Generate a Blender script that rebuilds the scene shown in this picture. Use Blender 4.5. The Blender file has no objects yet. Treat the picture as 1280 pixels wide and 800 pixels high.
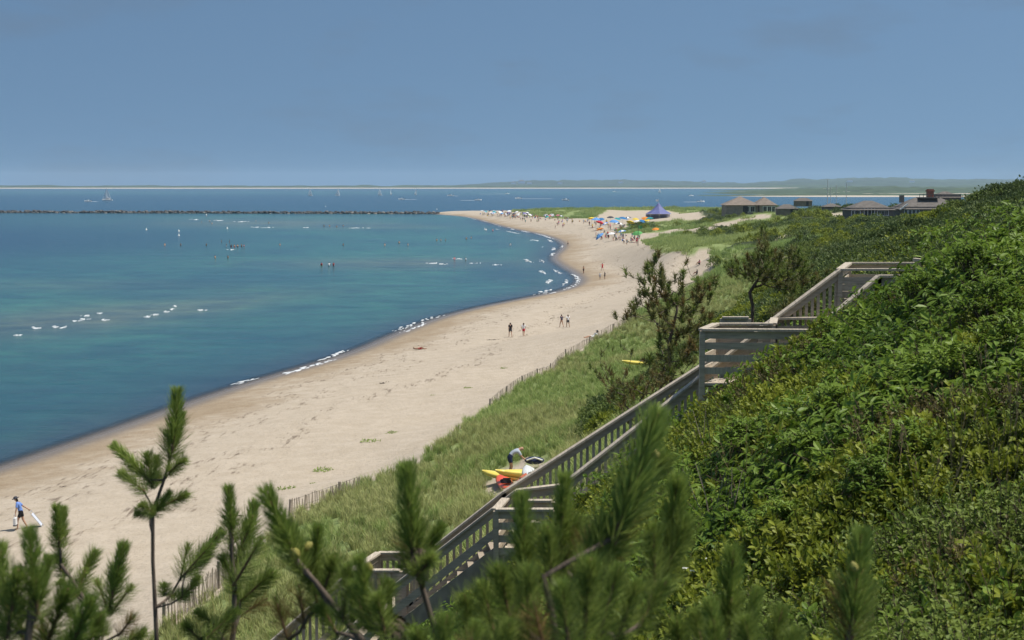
import bpy, bmesh, math, random
import numpy as np
from mathutils import Vector, Matrix

random.seed(7)
rng = np.random.default_rng(7)
scene = bpy.context.scene
COL = scene.collection

# ------------------------------------------------------------------ camera
CH = 19.5                                  # eye height above the sea
FPX = 1280 * 50 / 36
PITCH = math.atan(170 / FPX)
cam = bpy.data.cameras.new('camera'); cam.lens = 50; cam.sensor_width = 36
cam.clip_start = 0.05; cam.clip_end = 40000
cam.dof.use_dof = True; cam.dof.focus_distance = 70; cam.dof.aperture_fstop = 6.3
camo = bpy.data.objects.new('camera', cam); COL.objects.link(camo)
camo.location = (0, 0, CH); camo.rotation_euler = (math.pi / 2 - PITCH, 0, 0)
scene.camera = camo
scene.render.resolution_x = 1024; scene.render.resolution_y = 640

# ------------------------------------------------------------------ light
SUN_AZ = math.radians(95)                  # clockwise from the view direction: sun on the right
SUN_EL = math.radians(67)
sun = bpy.data.lights.new('sun', 'SUN'); sun.energy = 4.0; sun.angle = math.radians(0.55)
sun.color = (1.0, 0.95, 0.86)
suno = bpy.data.objects.new('sun', sun); COL.objects.link(suno)
sdir = Vector((math.sin(SUN_AZ) * math.cos(SUN_EL), math.cos(SUN_AZ) * math.cos(SUN_EL), math.sin(SUN_EL)))
suno.rotation_euler = sdir.to_track_quat('Z', 'Y').to_euler()
suno.location = (30, 10, 60)

world = bpy.data.worlds.new('World'); scene.world = world; world.use_nodes = True
wn = world.node_tree.nodes; wl = world.node_tree.links; wn.clear()
def N(t, **kw):
    n = wn.new(t)
    for k, v in kw.items(): setattr(n, k, v)
    return n
tc = N('ShaderNodeTexCoord')
sep = N('ShaderNodeSeparateXYZ'); wl.new(tc.outputs['Generated'], sep.inputs[0])
ab = N('ShaderNodeMath', operation='ABSOLUTE'); wl.new(sep.outputs['Z'], ab.inputs[0])
ma = N('ShaderNodeMath', operation='MULTIPLY_ADD'); wl.new(ab.outputs[0], ma.inputs[0]); ma.inputs[1].default_value = 0.85; ma.inputs[2].default_value = 0.30
cmb = N('ShaderNodeCombineXYZ'); wl.new(sep.outputs['X'], cmb.inputs['X']); wl.new(sep.outputs['Y'], cmb.inputs['Y']); wl.new(ma.outputs[0], cmb.inputs['Z'])
nrm = N('ShaderNodeVectorMath', operation='NORMALIZE'); wl.new(cmb.outputs[0], nrm.inputs[0])
sky = N('ShaderNodeTexSky', sky_type='NISHITA'); sky.sun_disc = False
sky.sun_elevation = SUN_EL; sky.sun_rotation = SUN_AZ
sky.altitude = 0; sky.air_density = 1.0; sky.dust_density = 1.2; sky.ozone_density = 1.0
wl.new(nrm.outputs[0], sky.inputs['Vector'])
mp = N('ShaderNodeMapping'); mp.inputs['Scale'].default_value = (5.0, 5.0, 17.0); mp.inputs['Location'].default_value = (3.1, 0.7, 1.3)
wl.new(tc.outputs['Generated'], mp.inputs[0])
nz = N('ShaderNodeTexNoise'); nz.inputs['Scale'].default_value = 1.5; nz.inputs['Detail'].default_value = 6; nz.inputs['Roughness'].default_value = 0.55
wl.new(mp.outputs[0], nz.inputs['Vector'])
cr = N('ShaderNodeValToRGB'); cr.color_ramp.elements[0].position = 0.52; cr.color_ramp.elements[0].color = (0, 0, 0, 1)
cr.color_ramp.elements[1].position = 0.78; cr.color_ramp.elements[1].color = (0.5, 0.5, 0.5, 1)
wl.new(nz.outputs[0], cr.inputs[0])
tint = N('ShaderNodeMix', data_type='RGBA', blend_type='MULTIPLY'); tint.inputs['Factor'].default_value = 1
wl.new(sky.outputs[0], tint.inputs['A']); tint.inputs['B'].default_value = (0.72, 0.84, 0.84, 1)
cl = N('ShaderNodeMix', data_type='RGBA'); wl.new(cr.outputs[0], cl.inputs['Factor'])
wl.new(tint.outputs['Result'], cl.inputs['A']); cl.inputs['B'].default_value = (1.25, 1.65, 2.2, 1)
bg = N('ShaderNodeBackground'); bg.inputs['Strength'].default_value = 0.10
wl.new(cl.outputs['Result'], bg.inputs['Color'])
wo = N('ShaderNodeOutputWorld'); wl.new(bg.outputs[0], wo.inputs[0])

scene.view_settings.view_transform = 'Standard'; scene.view_settings.look = 'None'
scene.view_settings.exposure = 0.30; scene.view_settings.gamma = 1
scene.cycles.use_denoising = True
scene.cycles.max_bounces = 6; scene.cycles.diffuse_bounces = 3; scene.cycles.glossy_bounces = 2
scene.cycles.transmission_bounces = 3; scene.cycles.transparent_max_bounces = 6; scene.cycles.volume_bounces = 1
scene.cycles.caustics_reflective = False; scene.cycles.caustics_refractive = False

# ------------------------------------------------------------------ pixel helpers (photo pixels to directions)
_c, _s = math.cos(PITCH), math.sin(PITCH)
def ray(px, py):
    u = (px - 640) / FPX; v = (400 - py) / FPX
    return Vector((u, _c + _s * v, -_s + _c * v))
def At(px, py, Y):
    d = ray(px, py); return Vector((0, 0, CH)) + d * (Y / d.y)
def On(px, py, z):
    d = ray(px, py); return Vector((0, 0, CH)) + d * ((z - CH) / d.z)
def to_px(x, y, z):
    zz = z - CH
    f = y * _c - zz * _s; up = y * _s + zz * _c
    f = np.maximum(f, 0.01)
    return 640 + FPX * x / f, 400 - FPX * up / f

# ------------------------------------------------------------------ value noise
def vnoise(x, y, scale, seed=0):
    x = np.asarray(x, float) / scale; y = np.asarray(y, float) / scale
    xi = np.floor(x).astype(np.int64); yi = np.floor(y).astype(np.int64)
    fx = x - xi; fy = y - yi
    fx = fx * fx * (3 - 2 * fx); fy = fy * fy * (3 - 2 * fy)
    def h(a, b):
        n = (a * 374761393 + b * 668265263 + seed * 974711) & 0x7fffffff
        n = ((n ^ (n >> 13)) * 1274126177) & 0x7fffffff
        return ((n ^ (n >> 16)) & 0xffff) / 65535.0
    return (h(xi, yi) * (1 - fx) + h(xi + 1, yi) * fx) * (1 - fy) + (h(xi, yi + 1) * (1 - fx) + h(xi + 1, yi + 1) * fx) * fy
def fbm(x, y, scale, seed=0, o=3):
    r = 0; a = 0.5; t = 0
    for i in range(o):
        r = r + a * vnoise(x, y, scale / 2 ** i, seed + i * 17); t += a; a *= 0.5
    return r / t
def sstep(x, a, b):
    t = np.clip((x - a) / (b - a), 0, 1); return t * t * (3 - 2 * t)

# ------------------------------------------------------------------ terrain heights
SHORE_PX = [(0, 587), (60, 566), (120, 546), (200, 518), (270, 493), (340, 471), (400, 454), (450, 438), (500, 416), (550, 397),
            (600, 384), (660, 372), (710, 362), (728, 352), (721, 342), (702, 332), (690, 322), (703, 312), (706, 305), (692, 297), (668, 291), (640, 286), (610, 278),
            (592, 273), (575, 270), (545, 268)]
shore = [(-75, -40), (-62, 10), (-50, 50)] + [tuple(On(px, py, 0)[:2]) for px, py in SHORE_PX] + [(-60, 985), (0, 1010), (400, 1120), (900, 900)]
# smooth the shoreline (Chaikin)
def chaikin(P, n=2):
    P = [np.array(p) for p in P]
    for _ in range(n):
        Q = [P[0]]
        for a, b in zip(P[:-1], P[1:]):
            Q += [0.75 * a + 0.25 * b, 0.25 * a + 0.75 * b]
        Q.append(P[-1]); P = Q
    return np.array(P)
SH = chaikin(shore, 2)
SHPOLY = np.vstack([SH, [(900, -40)]])
def inside(poly, x, y):
    r = np.zeros(np.shape(x), bool); n = len(poly)
    for i in range(n):
        x1, y1 = poly[i]; x2, y2 = poly[(i + 1) % n]
        if y1 == y2: continue
        c = ((y1 > y) != (y2 > y)) & (x < (x2 - x1) * (y - y1) / (y2 - y1) + x1)
        r ^= c
    return r
def polydist(P, x, y):
    d = np.full(np.shape(x), 1e18)
    for (ax, ay), (bx, by) in zip(P[:-1], P[1:]):
        vx, vy = bx - ax, by - ay; L = vx * vx + vy * vy + 1e-12
        t = np.clip(((x - ax) * vx + (y - ay) * vy) / L, 0, 1)
        d = np.minimum(d, (x - ax - t * vx) ** 2 + (y - ay - t * vy) ** 2)
    return np.sqrt(d)
def shore_delta(x, y):
    d = polydist(SH, x, y)
    return np.where(inside(SHPOLY, x, y), d, -d)

CP = []
def cp_at(px, py, Y, dz=0.0):
    p = At(px, py, Y); CP.append((p.x, p.y, p.z + dz))
def cp_on(px, py, z):
    p = On(px, py, z); CP.append((p.x, p.y, z))
for px, py, Y in [(1280, 800, 8), (1280, 700, 9.3), (1280, 600, 11), (1280, 450, 14.5), (1280, 330, 20), (1280, 262, 25), (1160, 325, 24.5), (1035, 402, 24.5),
                  (900, 484, 24.5), (820, 546, 24.7), (740, 608, 25), (620, 697, 26), (500, 797, 27), (1000, 600, 14), (1000, 480, 19), (860, 640, 16),
                  (900, 800, 10), (640, 800, 14), (640, 760, 18), (560, 770, 23), (1100, 520, 14), (1150, 420, 19), (1080, 720, 10)]:
    cp_at(px, py, Y, -0.95 if 24 < Y else -0.6)
for px, py, Y in [(1098, 345, 27.0), (1050, 337, 28.6), (1000, 370, 28.5), (968, 398, 28.3), (878, 456, 28.1), (757, 516, 28.0), (630, 614, 27.6), (560, 668, 27.6), (505, 713, 27.7), (440, 713, 28.1), (340, 800, 28.1)]:
    q = At(px, py, Y)
    CP.append((q.x, q.y + .3, q.z - 1.75)); CP.append((q.x + .6, q.y + 2.6, q.z - 1.95))
CP += [(0, 0, 17.7), (4, 1, 17.9), (-3, 2, 16.7), (-1.8, 7, 15.9), (-6, 8, 13.7), (-10, 12, 10.5), (-16, 15, 7.4), (-22, 18, 5.2), (-28, 22, 3.0), (-32, 24, 2.0),
       (0, -12, 17.8), (-14, -12, 10.5), (-24, -8, 5), (-31, -4, 2.2), (10, 3, 18.0), (20, 15, 19.0), (30, 5, 19.5), (16, 30, 18.4), (30, 40, 18.6), (60, 20, 19.8), (60, -12, 20.0)]
PROF = [(-9, 18.6), (-4, 17.9), (1.0, 16.5), (3.2, 15.3), (5.3, 13.8), (7.3, 12.1), (9.1, 10.6), (11.5, 8.7), (14, 7.1), (17.7, 5.6), (22, 4.7), (27, 3.4), (30, 2.2), (36, 1.9), (46, 1.5)]
for t in (32, 44, 60, 80, 100, 125):
    for s, z in PROF:
        if t == 32 and s < 12: continue
        CP.append((-s * 0.965 + 0.26 * t, s * 0.26 + 0.965 * t, z - max(0, t - 62) * 0.05 * max(0, min(1, (11 - s) / 6))))
for px, py, Y in [(1190, 246, 100), (1280, 216, 100), (1100, 294, 105), (1240, 229, 102),
                  (1000, 303, 160), (1100, 284, 180), (900, 335, 200), (900, 305, 240), (950, 284, 300), (1000, 275, 300), (1060, 272, 325), (1120, 274, 325), (1200, 270, 325),
                  (938, 265, 415), (985, 263, 400), (1030, 266, 380), (1170, 285, 200), (1000, 290, 220), (940, 310, 190)]:
    cp_at(px, py, Y, (-0.9 if px < 1031 else -2.3) if Y > 310 else -1.4)
for px, py, z in [(860, 345, 3.4), (885, 330, 4.6), (893, 345, 4.6), (830, 362, 2.8), (790, 400, 2.6), (850, 312, 6.5), (875, 308, 7.5), (830, 300, 5), (805, 303, 3.2), (800, 297, 3), (920, 297, 8.5),
                  (840, 288, 5), (880, 285, 6.5), (780, 287, 3), (823, 273, 3), (800, 272, 3), (850, 272, 3.2), (740, 300, 2), (750, 272, 3), (700, 285, 1.8), (660, 277, 2), (640, 268, 3), (600, 271, 1.4), (560, 268, .7),
                  (660, 263, 5), (700, 262, 5.5), (760, 261, 5), (800, 262, 5.2), (870, 261, 6), (890, 266, 8), (915, 262, 8.5)]:
    cp_on(px, py, z)
CP += [(300, 600, 5), (200, 800, 3), (400, 450, 9), (150, 500, 9), (200, 330, 12), (400, 200, 15), (100, 200, 15), (60, 150, 15.5), (120, 120, 17), (80, 80, 18), (55, 110, 17), (250, 60, 19), (120, 950, 1), (300, 950, 1), (0, 900, 1.5), (500, 800, 2)]
CPA = np.array(CP)
def _phi(r2): return np.sqrt(r2 + 4.0)
_n = len(CPA)
_D = ((CPA[:, None, :2] - CPA[None, :, :2]) ** 2).sum(-1)
_A = np.zeros((_n + 3, _n + 3)); _A[:_n, :_n] = _phi(_D) - 0.4 * np.eye(_n)
_A[:_n, _n] = 1; _A[:_n, _n + 1:] = CPA[:, :2]; _A[_n, :_n] = 1; _A[_n + 1:, :_n] = CPA[:, :2].T
_W = np.linalg.solve(_A, np.concatenate([CPA[:, 2], np.zeros(3)]))
def rbf(x, y):
    x = np.asarray(x, float); y = np.asarray(y, float); sh = x.shape
    x = x.ravel(); y = y.ravel(); out = np.empty(len(x))
    for i in range(0, len(x), 20000):
        a = x[i:i + 20000]; b = y[i:i + 20000]
        r2 = (a[:, None] - CPA[None, :, 0]) ** 2 + (b[:, None] - CPA[None, :, 1]) ** 2
        out[i:i + 20000] = _phi(r2) @ _W[:_n] + _W[_n] + a * _W[_n + 1] + b * _W[_n + 2]
    return out.reshape(sh)
def height(x, y):
    x = np.asarray(x, float); y = np.asarray(y, float)
    d = shore_delta(x, y)
    zf = np.where(d > 0, np.minimum(d * 0.085, 1.3 + np.maximum(d - 15, 0) * 0.6), d * 0.07)
    zf = np.maximum(zf, -3.0)
    r = rbf(x, y)
    r = np.maximum(r, 1.15)
    k = sstep(d, 8, 20)
    z = zf * (1 - k) + r * k
    far = sstep(np.sqrt(x * x + y * y), 60, 200)
    z = z + k * (fbm(x, y, 26, 3) - 0.5) * 1.3 * far * sstep(d, 22, 40)
    return z
def H1(x, y): return float(height(np.array([x]), np.array([y]))[0])
_T = np.concatenate([np.linspace(6, 140, 270), np.linspace(141, 1100, 480)])
def hit(px, py):
    d = ray(px, py); d = d / d.y
    x = d.x * _T; y = _T; z = CH + d.z * _T
    h = np.maximum(height(x, y), 0.0)
    b = np.nonzero(z <= h)[0]
    if len(b) == 0: return On(px, py, 0.0)
    i = b[0]
    if i == 0: t = _T[0]
    else:
        a0 = z[i - 1] - h[i - 1]; a1 = z[i] - h[i]; t = _T[i - 1] + (_T[i] - _T[i - 1]) * a0 / (a0 - a1 + 1e-9)
    return Vector((d.x * t, t, max(H1(d.x * t, t), 0)))

VEG_PX = [(238, 778), (310, 706), (375, 642), (440, 613), (500, 589), (530, 577), (560, 546), (610, 513), (650, 483), (700, 453), (760, 417), (795, 399), (840, 374), (877, 352), (892, 336), (894, 322), (887, 313),
          (858, 320), (822, 318), (807, 304), (813, 298), (838, 291), (862, 291), (892, 290), (890, 285), (845, 286), (830, 290), (780, 292), (766, 290), (790, 281), (806, 277.5), (845, 275), (882, 276)]
_ve = [tuple(hit(a, b)[:2]) for a, b in VEG_PX]
_ve2 = [tuple(On(a, b, z)[:2]) for a, b, z in [(871, 269, 4), (838, 268, 3.5), (760, 266, 3.5), (740, 273, 2.8), (701, 274, 2.3), (657, 270.5, 2.6), (637, 263, 3.4)]]
VEG = np.array([(-38, -40), (-33, 0), (-22, 34)] + _ve + _ve2 + [(20, 990), (400, 1090), (880, 880), (880, -40)])
KAY = tuple(hit(645, 596)[:2])
BARE = [(*hit(a, b)[:2], ra, rb) for a, b, ra, rb in ((1060, 271, 3.6, 9), (1040, 268, 2.2, 6), (950, 271, 3.0, 9), (905, 281, 4, 10), (925, 276, 2.5, 9), (1090, 316, 1.2, 4), (985, 300, 2, 7), (990, 325, 1.6, 5))]
def masks(x, y):
    """sand 0..1, shrub 0..1"""
    wx = x + (fbm(x, y, 3.0, 50) - .5) * 2.2; wy = y + (fbm(x, y, 3.0, 60) - .5) * 4 * (1 + y / 200)
    green = inside(VEG, wx, wy)
    for bx, by, ra, rb in BARE: green = green & ~(np.hypot((wx - bx) / ra, (wy - by) / rb) < 1)
    kx, ky = KAY; green = green & ~(np.hypot((wx - kx + .1) / 1.5, (wy - ky + 2.2) / 5.5) < 1)
    s = -(x - 0.27 * y) * 0.965
    p, q = to_px(x, y, height(x, y))
    sh_near = s < 13.5 + (fbm(x, y, 7, 5) - .5) * 7
    sh_far = (x / np.maximum(y, 1) > 0.205 + (fbm(x, y, 40, 8) - .5) * 0.16) & (y < 560)
    patch = (fbm(x, y, 16, 21) > 0.66) & (y > 190)
    bare = (fbm(x, y, 30, 33) > 0.66) & (y > 170)
    ph = (p > 876) & (p < 925) & (y > 450) & (y < 640)
    shrub = np.where(y < 150, sh_near, (sh_far | patch) & ~bare) | ph
    shrub = shrub & green & (y < 700) & ~((y > 28.4) & (y < 62) & (s > 5.2 + (fbm(x, y, 4, 15) - .5) * 3))
    return (~green).astype(float), shrub.astype(float)
def mound(x, y):
    a = np.sqrt(x * x + y * y)
    m = fbm(x, y, 2.3, 90, 3) * 0.95
    m2 = fbm(x, y, 9.0, 95, 2) * 1.1
    k = sstep(a, 40, 110)
    near = sstep(a, 2.0, 7.0)
    return (m * (1 - k) + m2 * k) * near

# ------------------------------------------------------------------ materials
def new_mat(name):
    m = bpy.data.materials.new(name); m.use_nodes = True
    nt = m.node_tree; nt.nodes.clear()
    out = nt.nodes.new('ShaderNodeOutputMaterial')
    p = nt.nodes.new('ShaderNodeBsdfPrincipled'); nt.links.new(p.outputs[0], out.inputs['Surface'])
    return m, nt, p, out
def srgb(r, g, b):
    f = lambda c: (c / 255 / 12.92) if c / 255 <= 0.04045 else ((c / 255 + 0.055) / 1.055) ** 2.4
    return (f(r), f(g), f(b))
_mc = {}
def mat(name, col, rough=0.7, var=0.2, scale=8.0, bump=0.0, stretch=(1, 1, 1), metallic=0.0, rnd=0.0, spec=0.3):
    if name in _mc: return _mc[name]
    m, nt, p, out = new_mat(name)
    L = nt.links
    tcn = nt.nodes.new('ShaderNodeTexCoord'); mpn = nt.nodes.new('ShaderNodeMapping'); mpn.inputs['Scale'].default_value = stretch
    L.new(tcn.outputs['Object'], mpn.inputs[0])
    nzn = nt.nodes.new('ShaderNodeTexNoise'); nzn.inputs['Scale'].default_value = scale; nzn.inputs['Detail'].default_value = 5
    L.new(mpn.outputs[0], nzn.inputs['Vector'])
    r = nt.nodes.new('ShaderNodeMapRange'); r.inputs['From Min'].default_value = 0.25; r.inputs['From Max'].default_value = 0.75
    r.inputs['To Min'].default_value = 1 - var; r.inputs['To Max'].default_value = 1 + var
    L.new(nzn.outputs[0], r.inputs[0])
    mx = nt.nodes.new('ShaderNodeVectorMath'); mx.operation = 'SCALE'; mx.inputs[0].default_value = col
    if rnd > 0:
        oi = nt.nodes.new('ShaderNodeObjectInfo')
        r2 = nt.nodes.new('ShaderNodeMapRange'); r2.inputs['To Min'].default_value = 1 - rnd; r2.inputs['To Max'].default_value = 1 + rnd
        L.new(oi.outputs['Random'], r2.inputs[0])
        mm = nt.nodes.new('ShaderNodeMath'); mm.operation = 'MULTIPLY'; L.new(r.outputs[0], mm.inputs[0]); L.new(r2.outputs[0], mm.inputs[1])
        L.new(mm.outputs[0], mx.inputs['Scale'])
    else:
        L.new(r.outputs[0], mx.inputs['Scale'])
    L.new(mx.outputs[0], p.inputs['Base Color'])
    p.inputs['Roughness'].default_value = rough; p.inputs['Metallic'].default_value = metallic
    p.inputs['Specular IOR Level'].default_value = spec
    if bump > 0:
        b = nt.nodes.new('ShaderNodeBump'); b.inputs['Strength'].default_value = bump; b.inputs['Distance'].default_value = 0.02
        L.new(nzn.outputs[0], b.inputs['Height']); L.new(b.outputs[0], p.inputs['Normal'])
    _mc[name] = m
    return m
def leaf_mat(name, c1, c2, rough=0.45, trans=0.25, nscale=0.6, spec=0.22):
    trans += 0.13
    if name in _mc: return _mc[name]
    m, nt, p, out = new_mat(name); L = nt.links
    oi = nt.nodes.new('ShaderNodeObjectInfo'); geo = nt.nodes.new('ShaderNodeNewGeometry')
    ad = nt.nodes.new('ShaderNodeMath'); ad.operation = 'ADD'
    L.new(oi.outputs['Random'], ad.inputs[0]); L.new(geo.outputs['Random Per Island'], ad.inputs[1])
    nzn = nt.nodes.new('ShaderNodeTexNoise'); nzn.inputs['Scale'].default_value = nscale; nzn.inputs['Detail'].default_value = 2
    L.new(geo.outputs['Position'], nzn.inputs['Vector'])
    ad2 = nt.nodes.new('ShaderNodeMath'); ad2.operation = 'MULTIPLY_ADD'; ad2.inputs[1].default_value = 0.32
    L.new(ad.outputs[0], ad2.inputs[0])
    sc = nt.nodes.new('ShaderNodeMath'); sc.operation = 'MULTIPLY_ADD'; sc.inputs[1].default_value = 1.3; sc.inputs[2].default_value = -0.45
    L.new(nzn.outputs[0], sc.inputs[0]); L.new(sc.outputs[0], ad2.inputs[2])
    mx = nt.nodes.new('ShaderNodeMix'); mx.data_type = 'RGBA'
    L.new(ad2.outputs[0], mx.inputs['Factor']); mx.inputs['A'].default_value = (*c1, 1); mx.inputs['B'].default_value = (*c2, 1)
    L.new(mx.outputs['Result'], p.inputs['Base Color']); p.inputs['Roughness'].default_value = rough; p.inputs['Specular IOR Level'].default_value = spec
    if trans > 0:
        tr = nt.nodes.new('ShaderNodeBsdfTranslucent'); L.new(mx.outputs['Result'], tr.inputs['Color'])
        ms = nt.nodes.new('ShaderNodeMixShader'); ms.inputs[0].default_value = trans
        L.new(p.outputs[0], ms.inputs[1]); L.new(tr.outputs[0], ms.inputs[2]); L.new(ms.outputs[0], out.inputs['Surface'])
    _mc[name] = m
    return m

# ------------------------------------------------------------------ object helpers
def tag(o, label=None, cat=None, group=None, kind=None):
    if label: o['label'] = label
    if cat: o['category'] = cat
    if group: o['group'] = group
    if kind: o['kind'] = kind
    return o
def link(name, me, parent=None, mats=None, loc=None):
    o = bpy.data.objects.new(name, me); COL.objects.link(o)
    if mats:
        for m in (mats if isinstance(mats, (list, tuple)) else [mats]):
            if len(me.materials) < len(mats if isinstance(mats, (list, tuple)) else [mats]): me.materials.append(m)
    if parent: o.parent = parent
    if loc is not None: o.location = loc
    return o
def empty(name, loc=(0, 0, 0), rz=0):
    o = bpy.data.objects.new(name, None); COL.objects.link(o); o.empty_display_size = 0.2
    o.location = loc; o.rotation_euler = (0, 0, rz); return o
def mesh(name, V, F, smooth=False):
    me = bpy.data.meshes.new(name); me.from_pydata([tuple(v) for v in V], [], F); me.update()
    if smooth: me.polygons.foreach_set('use_smooth', [True] * len(me.polygons))
    return me
def copy_tree(o, parent=None):
    c = o.copy(); COL.objects.link(c); c.parent = parent
    for ch in o.children: copy_tree(ch, c)
    return c
class MB:
    """collects shapes, links them as ONE mesh object"""
    def __init__(s): s.V = []; s.F = []; s.M = []
    def add(s, V, F, m=0):
        k = len(s.V); s.V += [tuple(v) for v in V]; s.F += [tuple(i + k for i in f) for f in F]; s.M += [m] * len(F); return s
    def box(s, cx, cy, cz, sx, sy, sz, m=0, rz=0):
        V = []
        for z in (-1, 1):
            for x, y in ((-1, -1), (1, -1), (1, 1), (-1, 1)):
                X = x * sx / 2; Y = y * sy / 2
                V.append((cx + X * math.cos(rz) - Y * math.sin(rz), cy + X * math.sin(rz) + Y * math.cos(rz), cz + z * sz / 2))
        return s.add(V, [(0, 3, 2, 1), (4, 5, 6, 7), (0, 1, 5, 4), (1, 2, 6, 5), (2, 3, 7, 6), (3, 0, 4, 7)], m)
    def beam(s, p, q, w, h, m=0, up=(0, 0, 1)):
        p = Vector(p); q = Vector(q); d = (q - p).normalized(); up = Vector(up)
        if abs(d.dot(up)) > 0.99: up = Vector((0, 1, 0))
        r = d.cross(up).normalized(); u = r.cross(d).normalized()
        V = [b + r * (a * w / 2) + u * (c * h / 2) for b in (p, q) for a, c in ((-1, -1), (1, -1), (1, 1), (-1, 1))]
        return s.add(V, [(0, 1, 2, 3), (7, 6, 5, 4), (0, 4, 5, 1), (1, 5, 6, 2), (2, 6, 7, 3), (3, 7, 4, 0)], m)
    def tube(s, pts, rad, n=6, m=0, cap=True):
        pts = [Vector(p) for p in pts]; k0 = len(s.V); V = []; F = []
        a = None
        for i, p in enumerate(pts):
            d = (pts[min(i + 1, len(pts) - 1)] - pts[max(i - 1, 0)])
            d = d.normalized() if d.length > 1e-9 else Vector((0, 0, 1))
            if a is None:
                a = d.orthogonal().normalized()
            else:
                a = (a - d * a.dot(d)); a = a.normalized() if a.length > 1e-6 else d.orthogonal().normalized()
            b = d.cross(a); r = rad[i] if hasattr(rad, '__len__') else rad
            for j in range(n):
                t = 2 * math.pi * j / n; V.append(p + a * (r * math.cos(t)) + b * (r * math.sin(t)))
        for i in range(len(pts) - 1):
            for j in range(n):
                F.append((i * n + j, i * n + (j + 1) % n, (i + 1) * n + (j + 1) % n, (i + 1) * n + j))
        if cap:
            F.append(tuple(range(n - 1, -1, -1))); F.append(tuple((len(pts) - 1) * n + j for j in range(n)))
        return s.add(V, F, m)
    def lathe(s, prof, n=12, c=(0, 0, 0), m=0, sx=1, sy=1):
        V = []; F = []
        for r, z in prof:
            for j in range(n):
                t = 2 * math.pi * j / n; V.append((c[0] + r * math.cos(t) * sx, c[1] + r * math.sin(t) * sy, c[2] + z))
        for i in range(len(prof) - 1):
            for j in range(n): F.append((i * n + j, i * n + (j + 1) % n, (i + 1) * n + (j + 1) % n, (i + 1) * n + j))
        F.append(tuple(range(n - 1, -1, -1))); F.append(tuple((len(prof) - 1) * n + j for j in range(n)))
        return s.add(V, F, m)
    def ball(s, c, r, n=8, m=0, sc=(1, 1, 1)):
        prof = [(max(1e-3, r * math.sin(math.pi * i / 6)), -r * math.cos(math.pi * i / 6)) for i in range(7)]
        k = len(s.V); s.lathe(prof, n, (0, 0, 0), m)
        for i in range(k, len(s.V)):
            v = s.V[i]; s.V[i] = (c[0] + v[0] * sc[0], c[1] + v[1] * sc[1], c[2] + v[2] * sc[2])
        return s
    def me(s, name, mats, smooth=False):
        me = mesh(name, s.V, s.F, smooth)
        for m in (mats if isinstance(mats, (list, tuple)) else [mats]): me.materials.append(m)
        me.polygons.foreach_set('material_index', s.M); return me
    def build(s, name, mats, parent=None, smooth=False, loc=None):
        o = bpy.data.objects.new(name, s.me(name, mats, smooth)); COL.objects.link(o)
        if parent: o.parent = parent
        if loc is not None: o.location = loc
        return o
def fattr(me, name, arr):
    a = me.attributes.new(name, 'FLOAT', 'POINT'); a.data.foreach_set('value', np.asarray(arr, np.float32))
def grid_mesh(name, X, Y, Z):
    n, m = X.shape
    V = np.stack([X, Y, Z], -1).reshape(-1, 3)
    i = np.arange(n * m).reshape(n, m)
    F = np.stack([i[:-1, :-1], i[:-1, 1:], i[1:, 1:], i[1:, :-1]], -1).reshape(-1, 4)
    me = bpy.data.meshes.new(name); me.vertices.add(len(V)); me.vertices.foreach_set('co', V.ravel().astype(np.float32))
    me.loops.add(F.size); me.loops.foreach_set('vertex_index', F.ravel().astype(np.int32))
    me.polygons.add(len(F)); me.polygons.foreach_set('loop_start', np.arange(0, F.size, 4, dtype=np.int32))
    me.update(calc_edges=True); me.polygons.foreach_set('use_smooth', [True] * len(F))
    return me

# ================================================================== SETTING
# ---- land (one sheet: beach, dune, bluff)
NA, NR = 420, 520
az = np.radians(np.concatenate([np.linspace(-75, -27, 60, endpoint=False), np.linspace(-27, 27, NA - 120), np.linspace(27, 75, 61)[1:]]))
rr = np.concatenate([np.geomspace(0.4, 70, 200), np.geomspace(71, 1150, NR - 200)])
AZ, RR = np.meshgrid(az, rr)
GX = RR * np.sin(AZ); GY = RR * np.cos(AZ)
GZ = height(GX, GY)
sandm, shrubm = masks(GX, GY)
delta = shore_delta(GX, GY)
GZv = GZ + shrubm * mound(GX, GY) * 0.8 * (GY > 1)
GZv += sandm * (delta > 10) * (fbm(GX, GY, 2.2, 70) - .5) * 0.10
land_me = grid_mesh('land', GX, GY, GZv)
fattr(land_me, 'sand', sandm.ravel()); fattr(land_me, 'shrub', shrubm.ravel()); fattr(land_me, 'delta', delta.ravel())
m, nt, p, out = new_mat('land'); L = nt.links
def nd(t, **kw):
    n = nt.nodes.new(t)
    for k, v in kw.items(): setattr(n, k, v)
    return n
def attr(nm): a = nd('ShaderNodeAttribute', attribute_name=nm); return a.outputs['Fac']
def noise(scale, detail=5, vec=None, rough=0.6):
    n = nd('ShaderNodeTexNoise'); n.inputs['Scale'].default_value = scale; n.inputs['Detail'].default_value = detail; n.inputs['Roughness'].default_value = rough
    L.new(vec or geo.outputs['Position'], n.inputs['Vector']); return n.outputs[0]
def mrange(v, a, b, c=0.0, d=1.0, smooth=False):
    n = nd('ShaderNodeMapRange'); L.new(v, n.inputs[0]) if not isinstance(v, float) else None
    if smooth: n.interpolation_type = 'SMOOTHSTEP'
    n.inputs['From Min'].default_value = a; n.inputs['From Max'].default_value = b; n.inputs['To Min'].default_value = c; n.inputs['To Max'].default_value = d
    return n.outputs[0]
def mixc(f, a, b):
    n = nd('ShaderNodeMix', data_type='RGBA')
    for s, v in (('Factor', f), ('A', a), ('B', b)):
        if isinstance(v, tuple): n.inputs[s].default_value = (*v, 1)
        elif isinstance(v, (int, float)): n.inputs[s].default_value = v
        else: L.new(v, n.inputs[s])
    return n.outputs['Result']
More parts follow.
